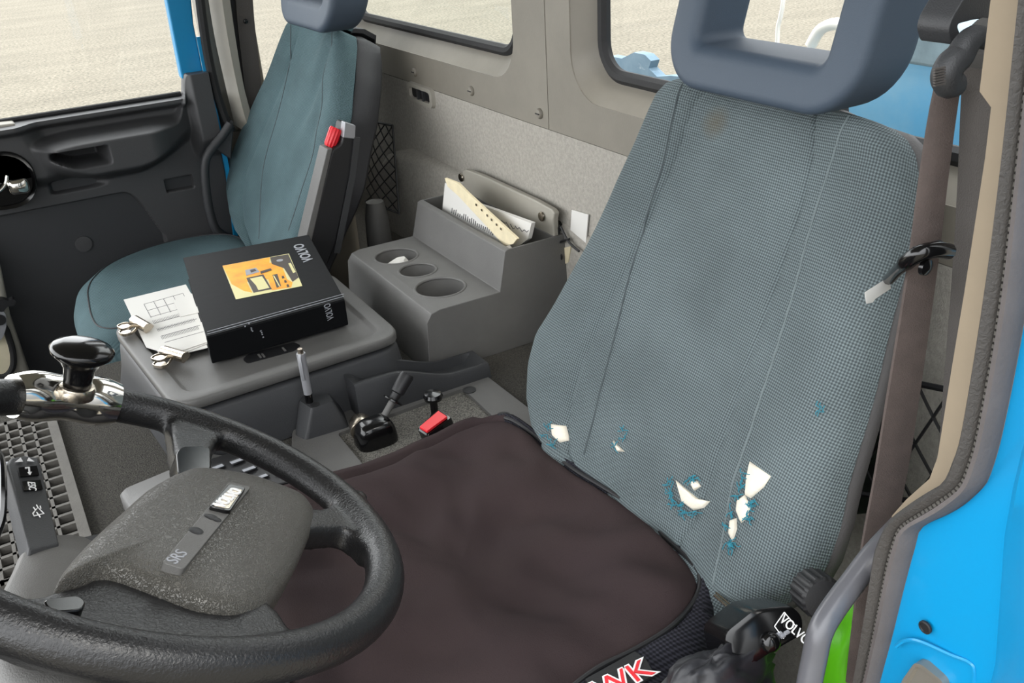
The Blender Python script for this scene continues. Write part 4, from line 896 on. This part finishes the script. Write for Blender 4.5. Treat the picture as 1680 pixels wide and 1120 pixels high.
# hand brake valve lever
hb = empty('hand_brake', at(610, 735, 'z', ZT), 'glossy black hand brake lever on speckled carpet', 'lever')
b = Bm(); c0 = V((.394, 1.142, ZT + .005)); rings = []
for t in range(13):
    a = t / 12 * math.pi / 2; rings.append([c0 + V((x * .062 * (1 - .0 * t) * (math.cos(a) ** .35 if t < 12 else .02), y * .048 * (math.cos(a) ** .35 if t < 12 else .02), .037 * math.sin(a))) for x, y in [(q[0], q[1]) for q in rrect(1, 1, .3, 5)]])
loft(b, rings); rb_ = obj('valve_housing', b, 'black', hb, angle=180)
b = Bm(); lathe(b, [(.016, -.014), (.017, -.012), (.017, .012), (.016, .014)], at(592, 700, 'y', 1.165), (.3, 1, 0), 24); obj('pivot', b, 'steel', rb_)
l0 = at(624, 694, 'y', 1.15); l1 = at(664, 622, 'y', 1.16); d = l1 - l0
b = Bm(); lathe(b, [(.0055, -.01), (.0055, d.length * .5)], l0, d, 16); lathe(b, [(.008, -.004), (.008, .012)], l0, d, 16); obj('lever', b, 'plastic', hb)
b = Bm(); lathe(b, [(.006, .0), (.016, .002), (.016, .004), (.006, .006)], l0 + d * .48, d, 24); obj('collar', b, 'black', hb)
b = Bm(); lathe(b, [(.007, 0), (.0075, .012), (.0105, .014), (.0112, .042), (.0095, .046), (.001, .046)], l0 + d * .52, d, 24); obj('grip', b, 'black_soft', hb, angle=50)
# buckle
bk_ = empty('seat_belt_buckle', at(715, 722, 'z', ZT), 'black seat belt buckle with red release button beside cushion', 'buckle')
rd = [at(x, y, 'z', -.715) for x, y in ((684, 704), (720, 672), (742, 686), (702, 716))]
b = Bm(); q = roundpoly(rd, .004, 3); cq = sum(q, V()) / len(q); n_ = V((-.1, .1, 1)).normalized()
loft(b, [[p - V((-.008, .010, .042)) for p in q], q, [cq + (p - cq) * .93 + V((0, 0, .002)) for p in q]]); bko = obj('buckle_case', b, 'black', bk_, angle=40)
b = Bm(); q2 = [at(x, y, 'z', -.7125) for x, y in ((688, 703), (720, 676), (735, 686), (701, 711))]; loft(b, [q2, [p + V((0, 0, .004)) for p in shrink(q2, .001)]]); obj('release_button', b, 'red', bko, bevel=.001)['label'] = 'red release button'
b = Bm(); kb = at(713, 690, 'z', ZT + .005); kb = V((.505, 1.150, ZT + .005)); lathe(b, [(.009, 0), (.006, .006), (.006, .030), (.014, .033), (.0155, .038), (.013, .043), (.001, .045)], at(714, 684, 'z', ZT + .005), (0, 0, 1), 24)
tag(obj('pull_knob', b, 'black', angle=40), 'small black mushroom knob just behind the red belt buckle', 'knob')
# rubber mat with grid
b = Bm(); mx0, mx1, my0, my1 = -.40, -.012, 1.10, 1.54; zmt = ZT + .012
px_ = .0187; py_ = .0262
def bar(x0, x1, y0_, y1_): box(b, ((x0 + x1) / 2, (y0_ + y1_) / 2, ZT + .0065), (x1 - x0, y1_ - y0_, .011))
bar(mx1 - .014, mx1, my0, my1); bar(mx0, mx1, my1 - .010, my1); bar(mx0, mx1, my0, my0 + .012)
x = mx1 - .014 - px_
while x > mx0: bar(x - .0045, x, my0, my1); x -= px_
y = my1 - .010 - py_
while y > my0: bar(mx0, mx1 - .014, y - .0055, y); y -= py_
mto = tag(obj('rubber_mat', b, 'rubber_grey', smooth=False), 'grey rubber grid mat lying on the tunnel left of steering wheel', 'mat')
text('VOLVO', .042, at(8, 798, 'z', ZT + .0125), V((.1, .95, 0)), V((-1, .1, 0)), 'greyprint', 'lettering', mto, .002)
# switch pod with key pad beside the seat
zs_ = -.735
pod = empty('switch_pod', at(400, 790, 'z', ZT), 'dark switch pod with key pad half hidden behind the steering wheel', 'switch panel')
b = Bm(); q = roundpoly([at(x, y, 'z', zs_) for x, y in ((192, 804), (285, 764), (340, 740), (440, 752), (505, 792), (430, 815), (300, 842), (215, 842))], .012); loft(b, [[V((p.x, p.y, ZT + .001)) for p in q], [p - V((0, 0, .006)) for p in q], shrink(q, .006)]); po = obj('pod_body', b, 'plastic', pod, angle=60)
b = Bm(); q = [at(x, y, 'z', zs_ + .008) for x, y in ((330, 762), (424, 735), (500, 790), (420, 808))]; prism(b, q, (0, 0, .006)); kp_ = obj('key_pad', b, 'black_soft', pod, bevel=.002)
for i in range(3):
    for j in range(3):
        a = V((356 + i * 32 + j * 20, 766 - i * 10 + j * 13, 0)); qq = [at(a.x + u, a.y + v, 'z', zs_ + .0145) for u, v in ((-12, 3), (8, -5), (15, -1), (-5, 8))]
        bm = Bm(); prism(bm, qq, (0, 0, .003)); ky = obj('key', bm, 'plastic_dark', kp_, bevel=.0008)
        qq = [at(a.x + u, a.y + v, 'z', zs_ + .0178) for u, v in ((-11, 2), (8, -5), (12, -2), (-8, 5))]; bm = Bm(); prism(bm, qq, (0, 0, .0004)); obj('key_mark', bm, 'greyprint', ky)
# ================================================================== STEERING WHEEL
H = V((.0425, .735, -.473)); TW = .515; RW = .215
U = V((math.cos(TW), 0, -math.sin(TW))); N_ = V((math.sin(TW), 0, math.cos(TW))); YY = V((0, 1, 0))
def wp(px, py, h=0): return onp(px, py, H + N_ * h, N_)
def wc(ang, r, h=0): a = math.radians(ang); return H + YY * (r * math.cos(a)) + U * (r * math.sin(a)) + N_ * h
wh = empty('steering_wheel', H, 'black four spoke truck steering wheel with textured hub pad', 'steering wheel')
b = Bm(); rings = []
for k in range(120):
    a = k * 3; rings.append([wc(a, RW + .0185 * math.cos(2 * math.pi * j / 20), .0185 * math.sin(2 * math.pi * j / 20)) for j in range(20)])
rings.append(rings[0]); loft(b, rings, cap=False); bmesh.ops.remove_doubles(b, verts=b.verts, dist=1e-6)
def wsl(pts, h, th, r=.012): prism(b, roundpoly([wp(x, y, h) for x, y in pts], r, 3), N_ * -th)
wsl([(470, 815), (520, 834), (542, 828), (560, 800), (600, 800), (622, 870), (606, 900), (590, 880), (570, 864), (500, 868), (470, 860)], .006, .026)
wsl([(276, 672), (300, 668), (380, 690), (366, 712), (352, 728), (346, 800), (300, 810), (286, 740)], .006, .024)
wsl([(420, 970), (462, 1000), (480, 1034), (520, 1040), (480, 1075), (400, 1070), (390, 1000)], .004, .026)
wsl([(-60, 960), (50, 978), (120, 960), (170, 940), (240, 960), (330, 1000), (420, 990), (450, 1020), (450, 1060), (380, 1078), (230, 1076), (60, 1050), (-60, 1000)], .002, .026)
rimo = obj('rim', b, 'rim', wh, angle=180)
rm = rimo.modifiers.new('r', 'REMESH'); rm.mode = 'VOXEL'; rm.voxel_size = .0036; rm.use_smooth_shade = True
sm_ = rimo.modifiers.new('s', 'SMOOTH'); sm_.factor = .5; sm_.iterations = 14
pad = [(297, 781), (325, 774), (371, 779), (418, 788), (464, 804), (496, 818), (513, 837), (515, 857), (506, 883), (483, 934), (455, 976), (432, 999), (408, 1011), (380, 1015), (325, 1008), (278, 992), (223, 971), (186, 957), (150, 953), (118, 960), (96, 964), (92, 958), (106, 938), (126, 915), (156, 886), (195, 851), (232, 818), (269, 795)]
pw = catmull([wp(x, y, 0) for x, y in pad], 4, closed=True); pc = wp(290, 900, 0)
b = Bm(); rings = []
for s_, h in ((.90, -.06), (.96, -.035), (.992, -.014), (1.0, -.004), (.985, .004), (.95, .009), (.88, .013), (.75, .016), (.55, .018), (.3, .019), (.02, .019)): rings.append([pc + (p - pc) * s_ + N_ * h for p in pw])
loft(b, rings); pd = obj('hub_pad', b, 'leather', wh, angle=180)
def wslab(pts, h, th, m, name, parent, bev=.006, r=.01):
    bm = Bm(); q = roundpoly([wp(x, y, h) for x, y in pts], r, 3); prism(bm, q, N_ * -th); return obj(name, bm, m, parent, bevel=bev, seg=3, angle=30)
wslab([(288, 742), (298, 731), (346, 732), (346, 772), (292, 780)], .012, .02, 'black', 'horn_button', wh, .004)
wslab([(66, 982), (128, 975), (142, 985), (136, 1000), (84, 1004)], .012, .02, 'black', 'horn_button', wh, .004)
# horn symbol
b = Bm(); tube(b, [wp(x, y, .011) for x, y in ((312, 757), (326, 752), (326, 744), (319, 742), (317, 755))], .0006, 4); obj('horn_symbol', b, 'greyprint', wh)
# badge bar
bh = .0195
def bslab(pts, h, th, m, name, parent, r=.004, bev=.001):
    bm = Bm(); q = roundpoly([wp(x, y, h) for x, y in pts], r, 3); prism(bm, q, N_ * -th); return obj(name, bm, m, parent, bevel=bev, seg=2, angle=30)
bar_ = bslab([(376, 790), (412, 798), (302, 933), (266, 922)], bh + .002, .008, 'plastic', 'badge_strip', pd)
bdg = bslab([(376, 793), (404, 799), (378, 838), (343, 830)], bh + .0055, .006, 'black', 'badge', bar_)
bslab([(379, 799), (398, 803), (376, 834), (350, 828)], bh + .006, .002, 'steel', 'badge_plate', bdg, .002, .0004)
rt_ = wp(392, 804) - wp(362, 830); up_ = wp(362, 808) - wp(388, 824)
text('VOLVO', .0135, wp(375, 816, bh + .0065), rt_, up_, 'white', 'lettering', bdg, .0006, sx=1.0, bold=.0004)
text('SRS', .013, wp(291, 913, bh + .0022), rt_, up_, 'greyprint', 'airbag_lettering', bar_, .0003, sx=1.1)
b = Bm()
for x, y, s_ in ((322, 870, .006), (348, 848, .005), (356, 852, .004), (342, 846, .004)): lathe(b, [(s_, 0), (s_ * .8, .0004), (.0005, .0005)], wp(x, y, bh + .0022), N_, 12)
obj('worn_spot', b, 'black_soft', bar_)
# spinner knob clamped to the far rim
sk = wslab([(0, 0), (1, 0), (1, 1)], 0, .001, 'chrome', 'spinner_knob', wh) if False else None
b = Bm(); rings = []
for k in range(25):
    t = k / 24; a = -25.5 + t * 28; r0 = .0215 + .004 * math.sin(t * math.pi) + .002 * math.sin(t * math.pi * 3)
    rings.append([wc(a, RW + r0 * math.cos(2 * math.pi * j / 24), .001 + r0 * math.sin(2 * math.pi * j / 24)) for j in range(24)])
loft(b, rings); sk = obj('spinner_knob', b, 'chrome', wh, angle=60); sk['label'] = 'chrome clamp with black spinner knob'
kb0 = wp(124, 650, .012); kb1 = wp(124, 650, .012) ; kdir = (ray(134, 582) * (kb0.length / ray(124, 650).length * .985) - kb0).normalized(); kL = (ray(134, 582) * (kb0.length / ray(124, 650).length * .985) - kb0).length
b = Bm(); lathe(b, [(.017, 0), (.018, .008), (.0165, .012), (.013, .013)], kb0, kdir, 24); obj('knob_collar', b, 'steel', sk)
b = Bm(); lathe(b, [(.0135, .010), (.0135, kL * .45), (.0155, kL * .7), (.022, kL * .9), (.0285, kL * 1.02), (.0300, kL * 1.12), (.027, kL * 1.2), (.018, kL * 1.28), (.001, kL * 1.31)], kb0, kdir, 32); obj('knob_grip', b, 'black', sk, angle=180)
# steering column shroud and stalk
colm = empty('steering_column', (-.02, .72, -.8), 'grey steering column shroud with black multi function stalk', 'steering column')
b = Bm(); cdir = V((-.55, .0, -1)).normalized(); lathe(b, [(.055, .06), (.062, .09), (.07, .2), (.085, .48), (.09, .66)], H, cdir, 32); obj('column_tube', b, 'plastic_dark', colm, angle=40)
b = Bm(); q = [wp(x, y, -.06) for x, y in ((20, 940), (40, 905), (90, 885), (150, 895), (190, 960), (180, 1040), (150, 1140), (20, 1130), (-20, 1040))]; q = catmull(q, 4, closed=True); qc = sum(q, V()) / len(q)
loft(b, [[qc + (p - qc) * 1.05 - N_ * .12 for p in q], [qc + (p - qc) * 1.03 - N_ * .02 for p in q], q, [qc + (p - qc) * .9 + N_ * .010 for p in q], [qc + (p - qc) * .5 + N_ * .014 for p in q]]); obj('shroud', b, 'plastic', colm, angle=180)
hst = -.045
sp_ = [(10, 760), (16, 748), (40, 744), (64, 748), (68, 760), (84, 830), (100, 895), (48, 908), (28, 830)]
b = Bm(); q = [wp(x, y, hst) for x, y in sp_]; qc = sum(q, V()) / len(q); loft(b, [[qc + (p - qc) * .92 - N_ * .022 for p in q], [p - N_ * .006 for p in q], [qc + (p - qc) * .94 for p in q]]); stl = obj('stalk', b, 'plastic_dark', colm, bevel=.002)
def stx(x, y): return wp(x, y, hst + .0012)
sr = stx(66, 790) - stx(40, 796); su = stx(36, 760) - stx(46, 810)
for pts, nm in (([(24, 758), (34, 750), (38, 757)], 'arrow_mark'), ([(44, 756), (47, 750), (57, 757)], 'arrow_mark')):
    b = Bm(); poly(b, [stx(x, y) for x, y in pts]); obj(nm, b, 'white', stl, smooth=False, flip=False)
b = Bm(); prism(b, [wp(x, y, hst + .0008) for x, y in ((30, 768), (60, 765), (64, 780), (33, 783))], N_ * .001); obj('stalk_button', b, 'black', stl)
b = Bm(); tube(b, [stx(x, y) + N_ * .001 for x, y in ((41, 769), (47, 768), (48, 779))], .0008, 4); poly(b, [stx(x, y) + N_ * .001 for x, y in ((44, 776), (52, 775), (49, 781))]); obj('return_symbol', b, 'white', stl, smooth=False)
b = Bm(); prism(b, [wp(x, y, hst + .0008) for x, y in ((36, 791), (66, 788), (70, 803), (39, 806))], N_ * .001); obj('stalk_button', b, 'black', stl)
text('ESC', .0095, wp(52, 797, hst + .0022), su * -1, sr, 'white', 'lettering', stl, .0003, sx=1.0)
b = Bm()
for pts in (((54, 842), (62, 832), (72, 842), (56, 846), (54, 842)), ((60, 840), (66, 848)), ((55, 832), (58, 836)), ((60, 828), (62, 832)), ((66, 830), (67, 834))): tube(b, [stx(x, y) for x, y in pts], .0006, 4)
obj('wiper_symbol', b, 'white', stl)
b = Bm(); tube(b, catmull([wp(x, y, hst) for x, y in ((-6, 740), (2, 760), (4, 800), (2, 850), (-8, 880))], 4), .004, 8); obj('stalk_guard', b, 'black', colm)
# ================================================================== REAR WALL NETS AND BITS
def net(name, corners, nu, nv, bulge, r, label, dirn=(-1, 0, 0)):
    bm = Bm(); a, b_, c, d = [V(p) for p in corners]; dirn = V(dirn)
    def P_(u, v): return a.lerp(b_, u).lerp(d.lerp(c, u), v) + dirn * bulge * math.sin(3.14 * min(1, max(0, u))) * math.sin(3.14 * min(1, max(0, v)))
    for i in range(-nv, nu + 1):
        for sg in (1, -1):
            path = []
            for k in range(0, 13):
                v = k / 12; u = (i + sg * v * nv * 1.0) / nu if sg > 0 else (i + nv - v * nv) / nu
                if -.001 <= u <= 1.001: path.append(P_(u, v))
            if len(path) > 1: tube(bm, path, r, 5)
    tube(bm, [P_(k / 8, 0) for k in range(9)], r * 2, 6); tube(bm, [P_(1, k / 8) for k in range(9)], r * 1.8, 6); tube(bm, [P_(k / 8, 1) for k in range(9)], r * 1.8, 6)
    return tag(obj(name, bm, 'black_soft'), label, 'net')
net('cargo_net', [at(608, 198, 'x', .80), at(644, 206, 'x', .815), at(655, 350, 'x', .775), at(600, 330, 'x', .77)], 3, 6, .008, .0014, 'black string net on the rear wall behind the passenger seat')
b = Bm(); lathe(b, [(.029, 0), (.030, .12), (.027, .2), (.020, .24), (.001, .245)], at(624, 405, 'x', .735) + V((0, 0, -.13)), (0, 0, 1), 24)
tag(obj('grey_tube', b, 'plastic'), 'grey cylindrical tube standing under the net by the passenger seat', 'tube')
nt2 = empty('cargo_net', at(918, 372, 'x', .84), 'black net corner with hook on the wall beside the driver backrest', 'net')
b = Bm(); lathe(b, [(.010, 0), (.011, .006), (.008, .010), (.001, .011)], at(918, 370, 'x', .848), (-1, 0, 0), 18); obj('hook', b, 'black', nt2)
b = Bm()
for pts in (((917, 372), (915, 400), (914, 425), (912, 440)), ((920, 372), (930, 392), (938, 402), (950, 412)), ((914, 400), (926, 394), (934, 392)), ((914, 416), (922, 420), (916, 436), (912, 440))): tube(b, catmull(ats(pts, 'x', .835), 4), .0022, 6)
obj('cord', b, 'black_soft', nt2)
b = Bm(); prism(b, ats([(938, 344), (965, 352), (960, 410), (934, 400)], 'x', .846), (.002, 0, 0)); tag(obj('white_card', b, 'paper', smooth=False), 'white paper card on the rear wall at driver backrest edge', 'paper')
b = Bm(); prism(b, ats([(918, 408), (936, 404), (932, 430), (914, 440)], 'x', .842), (.002, 0, 0)); tag(obj('beige_slip', b, 'paper_old', smooth=False), 'beige paper slip held behind the black net cords', 'paper')
net('cargo_net', [at(1360, 600, 'x', .80), at(1560, 640, 'x', .80), at(1560, 830, 'x', .80), at(1340, 800, 'x', .80)], 4, 2, .0, .0019, 'black string net stretched low behind the driver seat and belt')
b = Bm(); prism(b, ats([(1380, 470), (1474, 480), (1468, 620), (1440, 840), (1330, 850)], 'x', .815), (.02, 0, 0)); dk = tag(obj('dark_box', b, 'dirt'), 'dark printed carton tucked behind the driver seat with white letter', 'box')
text('T.', .022, at(1453, 632, 'x', .8145), V((0, -1, 0)), V((0, 0, 1)), 'white', 'lettering', dk, .0004)
